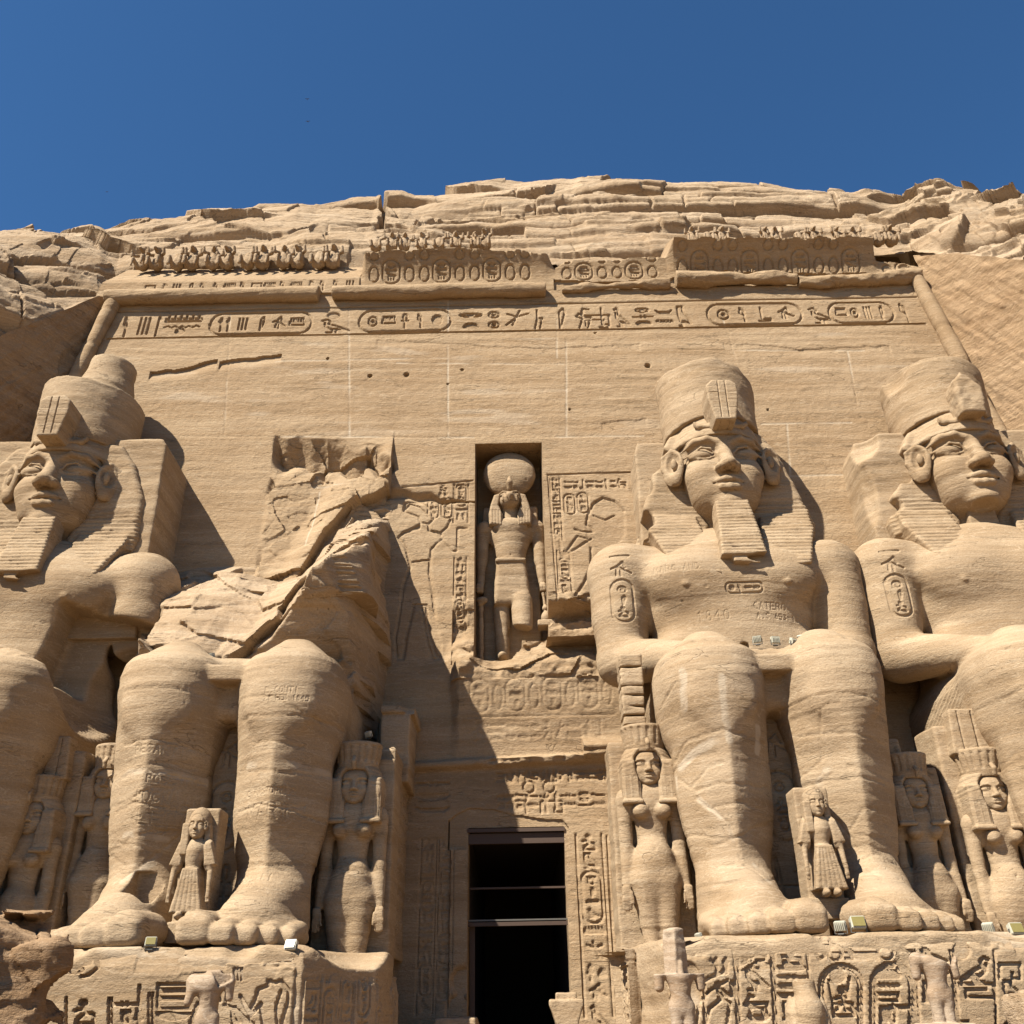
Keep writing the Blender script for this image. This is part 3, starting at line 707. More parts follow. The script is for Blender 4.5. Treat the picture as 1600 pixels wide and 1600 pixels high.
    # offering king right of the niche
    S += [(Z4((1480, 440), (1485, 400), (1510, 350), (1550, 325), (1600, 340), (1640, 380)), K), (Z4((1480, 440), (1500, 450), (1510, 470), (1460, 470), (1430, 460)), K),
          (Z4((1480, 500), (1440, 490), (1380, 575), (1370, 555), (1365, 490), (1330, 475)), K), (Z4((1380, 575), (1440, 540), (1500, 500)), K),
          (Z4((1500, 540), (1500, 620), (1470, 690), (1430, 750), (1480, 760)), K), (Z4((1510, 400), (1560, 420), (1600, 400)), K * .7)]
    # door lintel and jambs
    S += random_row(-.6, 2.8, 7.9, .34, 41, .02, cart=0) + random_row(-.6, 2.8, 7.1, .5, 42, .02, cart=0)
    for cx in (.35, .95): S += [(circ(cx, 7.75, .17), .024), ([(cx, 7.55), (cx - .12, 7.3), (cx - .1, 7.0)], .024)]
    S += glyph('house', .6, 6.95, .8, .45, .02)
    S += random_col(1.72, .62, 1.7, 6.35, 44, .03) + [([(2.5, 1.7), (2.55, 6.3)], .015)]
    S += random_col(-2.75, .36, 1.8, 6.3, 45, .018) + random_col(-2.25, .36, 1.8, 6.3, 46, .018) + random_row(-3.0, -1.7, 7.0, 1.1, 47, .022, cart=0)
    S = [(q[0], q[1] * (.74 if q[0][0][1] > 25.8 else .85)) + tuple(q[2:]) for q in S]
    e = engrave(U, W, S, 1.0, .028)
    BD = [(Z4((755, 445), (690, 475), (705, 530), (722, 620), (700, 690), (678, 830), (660, 930), (668, 1010), (692, 1010), (702, 930), (735, 800), (785, 800), (800, 900), (828, 1000), (845, 1000), (850, 960), (828, 860), (825, 740), (805, 640), (812, 545), (850, 480), (800, 465)), .01, True),
          (Z4((695, 375), (705, 345), (740, 335), (780, 350), (815, 385), (822, 410), (800, 432), (765, 428)), .01, True),
          (Z4((1480, 440), (1488, 400), (1510, 350), (1550, 325), (1600, 340), (1640, 380), (1640, 480), (1560, 620), (1490, 750), (1440, 745), (1475, 690), (1502, 620), (1500, 540), (1490, 500)), .01, True)]
    out = out - engrave(U, W, BD, .030, .09)
    dpt = np.where(W > 25.8, .085, .055)
    dpt = np.where((U < -1.5) & (W < 6.6), .035, dpt); dpt = np.where((W > 9) & (W < 11.2), .020, dpt); dpt = np.where(W > 28.05, .08, dpt)
    vis = np.where((W > 28.0), .7, 1.0) * sst(-.6, .1, fbm(U * .7, W * .7, U * 0 + 6, 3) + .35)
    out = out - e * dpt * np.clip(.35 + vis * .65, 0, 1)
    # sawn joints, filled with paler mortar
    J = [PF((280, 683), (430, 683)), PF((430, 683), (740, 684)), PF((850, 684), (1005, 682)), PF((1190, 663), (1330, 661)), PF((545, 485), (546, 683)),
         PF((700, 540), (700, 683)), PF((885, 530), (885, 683)), PF((1325, 550), (1340, 640)), PF((620, 568), (880, 570)), PF((1060, 547), (1350, 548)), PF((430, 565), (700, 560)),
         PF((700, 440), (700, 520)), PF((870, 500), (870, 560)), PF((470, 760), (740, 758)), PF((1210, 745), (1330, 742)), PF((500, 770), (480, 860)),
         PF((360, 490), (350, 683)), PF((1130, 500), (1150, 560)), PF((1230, 663), (1235, 745))]
    jj = [([(p[0] + .02 * math.sin(9 * k), p[1] + .02 * math.cos(7 * k)) for k, p in enumerate(s)], .014) for s in J]
    ej = engrave(U + .03 * wob, W + .05 * wob, jj, 1.0, .035)
    tint += ej * .75 * sst(-.5, .2, fbm(U * .9, W * .9, U * 0 + 3, 2)); out -= ej * .012
    # stains: darker runs on the recess, pale scrapes
    sc = sst(.35, .6, fbm(U * .35 + W * .1, W * 2.2, U * 0 + 12, 3)); tint += .35 * sc * sst(20, 22, W) * (W < 25.5)
    Y = FY0 + FSL * W - out
    door = (U > -1.47 + 0 * W) & (U < 1.36) & (W < 6.62)
    mk = ~(door[:-1, :-1] & door[1:, 1:] & door[:-1, 1:] & door[1:, :-1])
    side = (U > XL(W) - .5) & (U < XR(W) + .5); mk &= side[:-1, :-1]
    v = np.stack([U, Y, W], -1).reshape(-1, 3)
    f_ = grid_faces(*U.shape, mk)
    build('carved_wall', v, f_, M_WALL, facade, tint.ravel(), sharp=50)
make_facade()

def mouldings():
    def tor(name, x0, x1, r0, seed, rgh, z=27.98, o=.2):
        V = Vol((x0 - .5, -1.0, z - .8), (x1 + .5, .9, z + .8), .04)
        n = max(2, int((x1 - x0) / 1.0)); pts = []; rr = []
        for i in range(n + 1):
            xx = x0 + (x1 - x0) * i / n; k = .5 + .5 * float(vnoise(xx * .8 + seed, 0, 0))
            pts.append((xx, -o, z + rgh * .25 * float(vnoise(xx * .5 + seed, 3, 0)))); rr.append(r0 * (1 - rgh * k))
        V.tube(pts, rr, .05); V.rough(.03 + rgh * .28, 1.1, 2.2, seed)
        V.prism([(x0 - .4, z - .7), (x0 - .4, z + .7), (x0, z + .7), (x0 - .0, z - .7)], 1, -2, 2, 0, 0, '-')
        V.prism([(x1, z - .7), (x1 + .12, z + .7), (x1 + .6, z + .7), (x1 + .6, z - .7)], 1, -2, 2, 0, 0, '-')
        v, f = V.mesh(); v, _ = weather(v, f, .015, seed); v[:, 1] += FY0 + FSL * z
        build(name, v, f, M_WALL, facade)
    tor('torus_moulding', -16.4, -7.75, .33, 3, .0)
    tor('torus_moulding', -7.15, 1.5, .34, 8, .12)
    tor('torus_moulding', 2.2, 6.6, .30, 15, .55, 28.15, .1)
    tor('torus_moulding', 6.9, 11.8, .40, 21, .45, 28.3, .2)
    tor('torus_moulding', 11.9, 16.9, .34, 27, .6, 28.35, .15)
    for X_, name in ((XL, 'corner_moulding'), (XR, 'corner_moulding')):
        sx = 1 if X_ is XL else -1; n = 260; m = 20
        z = np.linspace(4, 28.2 if sx > 0 else 28.5, n); a = np.linspace(0, 2 * math.pi, m + 1)[:-1]
        r = .30 + .03 * vnoise(z * 1.3, z * 0 + sx, z * 0) - .03 * (np.abs((z * .55) % 1 - .5) > .46)
        v = np.stack([(X_(z) + sx * .42)[:, None] + r[:, None] * np.cos(a), (FY0 + FSL * z - .12)[:, None] + r[:, None] * np.sin(a), z[:, None] + 0 * a], -1).reshape(-1, 3)
        i = np.arange(n - 1)[:, None] * m; j = np.arange(m)[None]; f = np.stack([i + j, i + (j + 1) % m, i + m + (j + 1) % m, i + m + j], -1).reshape(-1, 4)
        build(name, v, f, M_WALL, facade)
mouldings()

# ------------------------------------------------------------------ cut side walls flanking the facade
A_SP = math.radians(28)
def ztopL(t): return np.interp(t, [0, .4, 3.5, 7, 14], [28.1, 27.9, 23.0, 18.2, 9.0])
def ztopR(t): return np.interp(t, [0, .6, 3.4, 7, 14], [29.7, 29.4, 26.5, 22.5, 12.0])
def splay(side):
    n, m = int(520 / Q), int(620 / Q); t = np.linspace(0, 14, n); v_ = np.linspace(0, 1, m); T, V_ = np.meshgrid(t, v_)
    zt = (ztopL(T) if side < 0 else ztopR(T)) + .15 * fbm(T * 1.2, T * 0 + side, T * 0, 3); Z = V_ * zt
    ch = fbm(T * 2.6 + Z * 1.1, (Z - T * 1.2) * .25, T * 0 + side * 4, 3) * .03 + .07 * fbm(T * .3, Z * .2, T * 0, 3)
    ch += .016 * vnoise(T * 5.5 + Z * 2.6, (Z - T) * .35, T * 0); ch += .04 * fbm(T * 3, Z * 3, T * 0, 2)
    ch += .022 * facets(T + .3 * ch, Z * .8 + T * .5, 1.3, 5, .5, 1.0) + .018 * vnoise(T * .4, Z * 3.2 + T * 1.6, T * 0) * (1 + vnoise(T * .6, Z * .4, T * 0))
    x0 = XL(Z) if side < 0 else XR(Z); y0 = FY0 + FSL * Z
    X = x0 + side * math.sin(A_SP) * T; Y = y0 - math.cos(A_SP) * T
    nx, ny = -side * math.cos(A_SP), -math.sin(A_SP)
    X = X + nx * ch; Y = Y + ny * ch
    f = grid_faces(*X.shape)
    if side < 0: f = f[:, ::-1]
    o = build('cut_rock_wall', np.stack([X, Y, Z], -1).reshape(-1, 3), f, M_SPLAY)
    tag(o, 'shaded chisel-marked rock wall left of the temple front' if side < 0 else 'sunlit chisel-marked rock wall right of the temple front', 'rock wall', 'cut side walls')
splay(-1); splay(1)

# ------------------------------------------------------------------ natural cliff above and around the cut
SIL = np.array([(-900, 400), (-300, 372), (0, 358), (70, 356), (150, 351), (165, 357), (200, 345), (300, 333), (390, 322), (405, 313), (470, 312), (500, 318), (560, 311), (590, 311), (600, 303), (630, 303), (650, 309), (700, 304), (800, 296),
                (890, 291), (905, 283), (950, 276), (990, 281), (1050, 288), (1100, 288), (1200, 292), (1300, 302), (1400, 317), (1415, 318), (1440, 303), (1480, 296), (1530, 300), (1600, 306), (1800, 330), (2600, 400)], float)
def cliff():
    s, c = math.sin(A_SP), math.cos(A_SP); B = []
    for t in (26, 14, 7, 3.3, 1.2, .3):
        z = float(ztopL(min(t, 14))) if t <= 14 else 2.0; B.append((XL(z) - s * t, FY0 + FSL * z - c * t, z, -1.0))
    B += [(-16.5, 30.9, 28.7, -.8), (-15.9, 31.3, 29.6, -.62), (-14.5, 31.45, 29.75, -.5), (-10, 31.5, 29.85, -.3), (-6.5, 31.6, 29.95, -.12), (0, 31.6, 30.35, 0), (7, 31.6, 30.45, .12), (12, 31.6, 30.5, .3), (16, 31.4, 30.5, .5), (17.2, 31.0, 30.2, .7)]
    for t in (.3, 1.2, 3.3, 7, 14, 26):
        z = float(ztopR(min(t, 14))) if t <= 14 else 2.0; B.append((XR(z) + s * t, FY0 + FSL * z - c * t, z, 1.0))
    B = np.array(B); L = np.concatenate([[0], np.cumsum(np.linalg.norm(np.diff(B[:, :3], axis=0), axis=1))])
    u = np.arange(0, L[-1], .055 * Q); P = np.stack([np.interp(u, L, B[:, i]) for i in range(4)], 1)
    ang = P[:, 3] * math.radians(38); dx, dy = np.sin(ang), np.cos(ang)
    tau = np.concatenate([np.linspace(0, 1.15, int(470 / Q)), np.linspace(1.17, 5, 40)])
    R = 7.0; H = np.full(len(u), 9.0)
    prof = np.where(tau < 1.1, np.sin(np.minimum(tau, 1.1) * math.pi / 2 / 1.1) ** .9, 1 + .0 * tau); prof = prof + .02 * np.maximum(tau - 1.1, 0)
    px_, py_ = P[:, 0], P[:, 1]
    for it in range(14):
        X = px_[:, None] + dx[:, None] * R * tau; Y = py_[:, None] + dy[:, None] * R * tau; Z = P[:, 2][:, None] + H[:, None] * prof
        h = Z - CAMZ; d = Y * CP + h * SP; a = X / d * FPX; b = (-Y * SP + h * CP) / d * FPX
        sx_ = 800 + a * CR - b * SR; sy = 800 - (b * CR + a * SR); k = np.argmin(sy, 1); r = np.arange(len(u))
        tgt = np.interp(sx_[r, k], SIL[:, 0], SIL[:, 1]); H += (sy[r, k] - tgt) * .03 * .8; H = np.clip(H, 3, 40)
    X = px_[:, None] + dx[:, None] * R * tau; Y = py_[:, None] + dy[:, None] * R * tau; Z = P[:, 2][:, None] + H[:, None] * prof
    U = u[:, None] + 0 * tau
    zz = Z + .035 * (X + 5) + .5 * fbm(X * .12, Y * .12, Z * .1, 2) + .18 * fbm(X * .5, Y * .3, Z * .5, 2)
    disp = .35 * fbm(X * .16, Y * .16, Z * .25, 3)
    for Tk, A, Lc, sd in ((1.7, .62, 7.0, 1), (.66, .32, 3.7, 2), (.27, .075, 1.9, 3)):
        q = zz / Tk + sd * 3.3; idl = np.floor(q); fr = q - idl
        cc = (U + 11 * hash2(idl, idl * 0 + sd) + .8 * vnoise(U * .4, idl * 3.1, Z * .6)) / Lc; cid = np.floor(cc); cf = cc - cid
        off = (hash2(cid, idl + 5 * sd) - .5) * .9 + .55 * vnoise(U * .13, idl * 5.7 + sd, idl * 0)
        m = sst(-.35, .35, fbm(X * .12 + sd * 9, Y * .12, Z * .2, 2) + (.15 if sd == 1 else 0))
        disp += A * off * m
        disp -= A * .55 * fr ** 5 * m + A * .30 * (1 - fr) ** 8 * m
        g = np.minimum(cf, 1 - cf) * Lc; disp -= A * .9 * (1 - sst(0, .07 * sd ** .5, g)) * m * (hash2(cid + 3, idl) > .62)
    rb = sst(14, 18, X) * sst(27, 30, Z); disp += rb * (.25 * fbm(X * .5, Y * .5, Z * .8, 3))
    for _ in range(1):
        p_ = np.pad(disp, 1, mode='edge'); disp = (p_[:-2, 1:-1] + p_[2:, 1:-1] + p_[1:-1, :-2] + p_[1:-1, 2:] + 4 * disp) / 8
    mf = sst(-.25, .15, fbm(X * .2 + 3, Y * .2, Z * .3, 2)); wv = .3 * fbm(X * .8, Y * .8, Z * .8, 2)
    disp += mf * (.34 * facets(U + wv, zz * 1.0 + wv, 2.1, 1, 3.2, .8) + .20 * facets(U + wv, zz + wv, .7, 2, 3.0, .9))
    disp += rb * (.45 * facets(U + wv, Z * 1.1 + wv, 1.5, 3, 1.6, .9) + .28 * facets(U + wv, Z * 1.1, .6, 4, 1.5, .9))
    p_ = np.pad(disp, ((0, 0), (1, 1)), mode='edge'); disp = (p_[:, :-2] + 2 * p_[:, 1:-1] + p_[:, 2:]) / 4
    disp += .05 * facets(U, zz * 1.0, .30, 11, 3.5, .6) * sst(-.2, .2, vnoise(X * .3, Y * .3, Z * .3))
    disp += .06 * fbm(X * 1.3, Y * 1.3, Z * 2.4, 3) + .03 * fbm(X * 5, Y * 5, Z * 7, 3) + .02 * vnoise(X * .5, Y * .5, Z * 9)
    fade = sst(0, .05, tau)[None]; disp = disp * (.25 + .75 * fade)
    # named features: dark notches in the crest
    def notch(px, py0, py1, wd, dp):
        nonlocal disp
        h = Z - CAMZ; d = Y * CP + h * SP; a = X / d * FPX; b = (-Y * SP + h * CP) / d * FPX
        sx_ = 800 + a * CR - b * SR; sy = 800 - (b * CR + a * SR)
        c = px + (sy - py0) * .0; disp -= dp * (1 - sst(wd * .5, wd, np.abs(sx_ - c + 6 * vnoise(Z * 2, Z * 0, Z * 0)))) * sst(py0 - 4, py0, sy) * (1 - sst(py1, py1 + 5, sy))
    notch(599, 300, 352, 7, .9)
    slope = .62; n_x, n_y, n_z = -dx[:, None] * .80 + 0 * tau, -dy[:, None] * .80 + 0 * tau, .6
    X = X + n_x * disp; Y = Y + n_y * disp; Z = Z + n_z * disp
    V = np.stack([X, Y, Z], -1).reshape(-1, 3); f = grid_faces(*X.shape)[:, ::-1]
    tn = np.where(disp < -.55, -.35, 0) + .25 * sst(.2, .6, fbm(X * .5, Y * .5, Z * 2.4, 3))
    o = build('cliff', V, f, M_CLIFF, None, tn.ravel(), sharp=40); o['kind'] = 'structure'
    return P, dx, dy
CL = cliff()

# dark chamber behind the doorway
def chamber():
    root = facade
    y0 = FY0 + .55
    def quad_box(name, c, h, mat, inward=False):
        x, y, z = c; a, b, d = h
        v = [(x + sx * a, y + sy * b, z + sz * d) for sx in (-1, 1) for sy in (-1, 1) for sz in (-1, 1)]
        f = [(0, 1, 3, 2), (4, 6, 7, 5), (0, 4, 5, 1), (2, 3, 7, 6), (0, 2, 6, 4), (1, 5, 7, 3)]
        return build(name, v, f, mat, root, smooth=False)
    # side, roof and far walls
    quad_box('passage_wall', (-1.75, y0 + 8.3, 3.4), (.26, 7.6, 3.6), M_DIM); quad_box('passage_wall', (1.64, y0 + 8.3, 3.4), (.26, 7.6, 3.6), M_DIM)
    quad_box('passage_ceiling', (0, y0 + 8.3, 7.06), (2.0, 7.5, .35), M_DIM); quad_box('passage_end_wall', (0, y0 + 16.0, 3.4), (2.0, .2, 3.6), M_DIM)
    # stone thickness of the door reveal, following the lean of the front
    def lean_box(name, x0, x1, z0, z1, y0_, y1_):
        v = [(x, (FY0 + FSL * z + y0_) if k == 0 else y1_, z) for x in (x0, x1) for k in (0, 1) for z in (z0, z1)]
        f = [(0, 1, 3, 2), (4, 6, 7, 5), (0, 4, 5, 1), (2, 3, 7, 6), (0, 2, 6, 4), (1, 5, 7, 3)]
        return build(name, v, f, M_WALL, root, smooth=False)
    lean_box('door_reveal', -1.98, -1.44, 0, 6.60, .06, FY0 + 1.3); lean_box('door_reveal', 1.33, 1.9, 0, 6.60, .06, FY0 + 1.3)
    lean_box('door_lintel_soffit', -1.98, 1.9, 6.602, 7.4, .06, FY0 + 1.3)
    for name, z, hz, yy in (('door_timber', 6.30, .14, .15), ('door_timber', 6.52, .05, .05), ('door_crossbeam', 4.02, .05, .1), ('door_crossbeam', 5.0, .025, .5), ('door_crossbeam', 4.12, .02, .12)):
        quad_box(name, (-.06, y0 + yy, z), (1.41, .07, hz), M_WOOD if name == 'door_timber' else M_STEEL if z == 4.12 else M_WOOD)
    quad_box('door_post', (-1.33, y0 + .35, 2.0), (.07, .06, 1.98), M_WOOD)
chamber()
# ------------------------------------------------------------------ sculpted heads
def face(V, c, s=1.0, ears=True, neck=True, female=False):
    # c = point between the eyes inside the head, s = scale; the face looks towards -Y
    def p(x, y, z): return (c[0] + x * s, c[1] + y * s, c[2] + z * s)
    def r(*a): return tuple(q * s for q in a)
    V.ell(p(0, .15, .35), r(1.36, 1.55, 1.65), .1 * s)
    V.ell(p(0, -.22, -.72), r(1.17, 1.18, 1.18), .45 * s)
    V.ell(p(0, -.62, -1.28), r(.80, .72, .66), .35 * s)
    for e in (-1, 1):
        V.ell(p(e * .66, -.98, -.62), r(.50, .46, .52), .35 * s)
        V.ell(p(e * .52, -.86, -1.2), r(.42, .45, .42), .3 * s)
    V.ell(p(0, -1.22, -1.62), r(.40, .30, .27), .25 * s)
    V.ell(p(0, -1.0, .55), r(1.0, .42, .5), .35 * s)
    for e in (-1, 1):                                               # brows, sockets, eyes, lids
        V.ell(p(e * .64, -1.57, .03), r(.50, .25, .25), .20 * s, '-')
        V.tube([p(e * .20, -1.47, .34), p(e * .50, -1.46, .46), p(e * .85, -1.30, .44), p(e * 1.18, -1.0, .26)], [.055 * s, .065 * s, .06 * s, .035 * s], .12 * s)
        V.ell(p(e * .64, -1.11, .0), r(.40, .30, .20), .03 * s)
        V.tube([p(e * .24, -1.38, -.06), p(e * .42, -1.43, .13), p(e * .68, -1.41, .18), p(e * .92, -1.27, .07), p(e * 1.16, -1.04, .0)], .034 * s, .035 * s)
        V.tube([p(e * .24, -1.37, -.08), p(e * .48, -1.38, -.17), p(e * .76, -1.32, -.16), p(e * 1.0, -1.19, -.04)], .026 * s, .035 * s)
    V.cone(p(0, -1.28, .32), p(0, -1.66, -.50), .17 * s, .215 * s, .16 * s)         # nose
    V.ell(p(0, -1.78, -.56), r(.20, .17, .16), .1 * s)
    for e in (-1, 1):
        V.ell(p(e * .21, -1.60, -.62), r(.17, .22, .14), .08 * s)
        V.ell(p(e * .12, -1.72, -.75), r(.07, .10, .06), .03 * s, '-')
    V.ell(p(0, -1.14, -1.1), r(.62, .36, .36), .22 * s)
    V.tube([p(-.56, -1.25, -1.03), p(-.26, -1.50, -1.0), p(-.08, -1.56, -.955), p(0, -1.56, -.98), p(.08, -1.56, -.955), p(.26, -1.50, -1.0), p(.56, -1.25, -1.03)],
           [.045 * s, .085 * s, .09 * s, .09 * s, .09 * s, .085 * s, .045 * s], .04 * s)
    V.tube([p(-.50, -1.27, -1.11), p(-.22, -1.49, -1.21), p(0, -1.53, -1.23), p(.22, -1.49, -1.21), p(.50, -1.27, -1.11)], [.04 * s, .10 * s, .115 * s, .10 * s, .04 * s], .04 * s)
    V.tube([p(-.60, -1.28, -1.05), p(-.26, -1.60, -1.10), p(0, -1.68, -1.10), p(.26, -1.60, -1.10), p(.60, -1.28, -1.05)], .026 * s, .03 * s, '-')
    if ears:
        for e in (-1, 1):
            V.ell(p(e * 1.47, -.88, -.22), r(.36, .13, .62), .06 * s, rot=(0, e * -6, e * 38))
            V.ell(p(e * 1.52, -1.02, -.05), r(.23, .20, .40), .05 * s, '-', rot=(0, e * -6, e * 38)); V.ell(p(e * 1.45, -.96, -.12), r(.10, .1, .2), .05 * s)
            V.tube([p(e * 1.27, -.98, .18), p(e * 1.47, -.88, .40), p(e * 1.73, -.74, .22), p(e * 1.75, -.71, -.15), p(e * 1.57, -.84, -.55)], .065 * s, .05 * s)
            V.ell(p(e * 1.42, -.92, -.62), r(.18, .13, .22), .08 * s)
    if neck: V.cone(p(0, .25, -.9), p(0, .45, -3.1), .92 * s, 1.1 * s, .25 * s)

S3, S4, S1, S2 = 6.62, 14.9, -14.85, -7.35
def ribs(v, N, z, per, amp, mask):
    return v - N * (amp * sst(.55, .95, np.abs(((z / per) % 1) - .5) * 2) * mask)[:, None]

def crown(root, H, sx, kind, off):
    if kind == 'knob':      # red crown with the bulb of the white crown rising out of it
        V = Vol((H[0] - 2.6, H[1] - 2.4, H[2] + 1.2), (H[0] + 2.6, H[1] + 2.4, H[2] + 7.2), .05, off)
        V.cone((H[0], H[1] + .15, H[2] + .2), (H[0], H[1] + .35, H[2] + 4.3), 1.60, 1.74, .05, '+', (1, 1, 1))
        V.prism([(-3, -1), (3, -1), (3, 3.62), (-3, 3.35)], 1, -4, 4, 0, .12, '*') if False else None
        X, Z_ = V.ax[0][:, None, None] - H[0], V.ax[2][None, None, :] - H[2]
        V.F = np.maximum(V.F, Z_ - (3.72 - .14 * X + 0 * V.ax[1][None, :, None]))
        V.cone((H[0] + .1, H[1] + .35, H[2] + 3.2), (H[0] + .2, H[1] + .4, H[2] + 4.0), 1.35, .9, .4)
        V.cone((H[0] + .25, H[1] + .45, H[2] + 3.6), (H[0] + .35, H[1] + .5, H[2] + 5.9), .90, .78, .4); V.F = np.maximum(V.F, Z_ - (5.5 - .12 * X ** 2) + 0 * V.ax[1][None, :, None])
    else:
        V = Vol((H[0] - 2.6, H[1] - 2.4, H[2] + .55), (H[0] + 2.6, H[1] + 2.4, H[2] + 5.6), .05, off)
        V.cone((H[0], H[1] + .15, H[2] + .2), (H[0], H[1] + .35, H[2] + 4.3), 1.56, 1.72, .05)
        X, Y_, Z_ = V.ax[0][:, None, None] - H[0], V.ax[1][None, :, None] - H[1], V.ax[2][None, None, :] - H[2]
        top = (3.70 if kind == 'flat' else 3.82) - .05 * X + .03 * Y_ + .12 * np.sin(X * 2.1 + 1) * .6
        V.F = np.maximum(V.F, Z_ - top)
        V.F = np.maximum(V.F, -(Z_ - 1.32 + .12 * Y_) + 0 * X)
        # worn upper rim with a smaller raised cap left in the middle
        V.cone((H[0] - .15, H[1] + .35, H[2] + 3.0), (H[0] - .15, H[1] + .35, H[2] + 4.7), 1.42, 1.28, .03)
        V.F = np.maximum(V.F, Z_ - (4.02 if kind != 'flat' else 3.95) + 0 * X)
        if kind == 'chipped':
            V.ell((H[0] + 1.55, H[1] - .6, H[2] + 3.8), (.65, .9, .42), .1, '-'); V.ell((H[0] + .8, H[1] - 1.2, H[2] + 4.0), (.5, .5, .3), .08, '-')
        if kind == 'flat':
            V.ell((H[0] - 1.9, H[1] - .7, H[2] + 3.6), (.7, 1.0, .8), .1, '-')
    V.rough(.06, .8, 1.5, sx)
    v, f = V.mesh(); v, _ = weather(v, f, .035, sx, .009, .012)
    build('crown', v, f, M_ROCK, root)

def uraeus(root, H, off, broken=False, lean=0.0):
    V = Vol((H[0] - .9, H[1] - 3.0, H[2] + .3), (H[0] + .9, H[1] - .9, H[2] + 3.3), .03, off)
    if broken:
        V.prism([(-.52, .95), (.50, .95), (.56, 1.9), (.22, 2.55), (-.15, 2.75), (-.46, 2.35)] if False else [(H[0] - .42, H[2] + .95), (H[0] + .42, H[2] + .95), (H[0] + .48, H[2] + 1.9), (H[0] + .2, H[2] + 2.35), (H[0] - .1, H[2] + 2.6), (H[0] - .4, H[2] + 2.2)], 1, H[1] - 2.1, H[1] - 1.2, .12, .05)
        V.rough(.08, 2.0, 1.2, 3)
    else:
        V.prism([(H[0] - .34, H[2] + .75), (H[0] + .34, H[2] + .75), (H[0] + .5, H[2] + 1.6), (H[0] + .5, H[2] + 2.1), (H[0] + .3, H[2] + 2.3), (H[0] - .3, H[2] + 2.3), (H[0] - .5, H[2] + 2.1), (H[0] - .5, H[2] + 1.6)],
                1, H[1] - 2.25, H[1] - 1.2, .06, .04)
        for dx in (-.12, .12): V.box((H[0] + dx, H[1] - 2.27, H[2] + 1.55), (.018, .06, .72), .01, .01, '-')
        for z in (1.2, 1.5, 1.8, 2.05):
            for dx in (-.32, .32): V.box((H[0] + dx, H[1] - 2.27, H[2] + z), (.17, .045, .015), .01, .01, '-')
    for e in (-1, 1):            # coils of the cobra's body on the brow band
        V.tube([(H[0] + e * .3, H[1] - 1.5, H[2] + .95), (H[0] + e * .7, H[1] - 1.4, H[2] + 1.0), (H[0] + e * .85, H[1] - 1.36, H[2] + 1.12)], .09, .10)
    v, f = V.mesh(); v, _ = weather(v, f, .008, H[0], .006, .008)
    build('cobra_ornament', v, f, M_ROCK, root)

def beard(root, H, off, long=True, seed=0):
    V = Vol((H[0] - 1.0, H[1] - 2.7, H[2] - 4.7), (H[0] + 1.0, H[1] + .6, H[2] - 1.4), .032, off)
    x0, y0, z0 = H
    top = [(x0 - .58, y0 - 1.36, z0 - 1.72)]
    def shape(zb, wb):
        V.prism([(x0 - .52, z0 - 1.80), (x0 + .52, z0 - 1.80), (x0 + wb, z0 - zb), (x0 - wb, z0 - zb)], 1, y0 - 1.52, y0 - .72, .07, .05,
                shear=lambda u, w_: (w_ - (z0 - 1.7)) * .30)
    if long:
        shape(4.0, .68)
        V.prism([(x0 - .42, z0 - 3.5), (x0 + .46, z0 - 3.5), (x0 + .44, z0 - 4.27), (x0 - .34, z0 - 4.2)], 1, y0 - 1.40, y0 - .62, .05, .05, shear=lambda u, w_: (w_ - (z0 - 1.7)) * .30)
        V.ell((x0 + .5, y0 - 1.9, z0 - 4.1), (.5, .4, .18), .05, '-')
        V.prism([(x0 - .22, z0 - 1.9), (x0 + .22, z0 - 1.9), (x0 + .3, z0 - 3.8), (x0 - .3, z0 - 3.8)], 1, y0 - 1.2, y0 + .4, .05, .05)
    else:       # only the stone web behind the lost beard is left
        V.prism([(x0 - .42, z0 - 1.7), (x0 + .42, z0 - 1.7), (x0 + .62, z0 - 3.3), (x0 - .52, z0 - 3.35)], 1, y0 - .85, y0 + .2, .06, .05)
    V.rough(.03, 1.5, 1, seed)
    v, f = V.mesh(); N = vnormals(v, f)
    zl = v[:, 2] - off[2]
    if long: v = ribs(v, N, zl + .1 * (v[:, 0] - off[0]) * 0, .125, .035, sst(.25, .5, -N[:, 1]) * (zl > H[2] - 3.95))
    v, _ = weather(v, f, .012, seed, .008, .008)
    build('beard', v, f, M_ROCK, root)

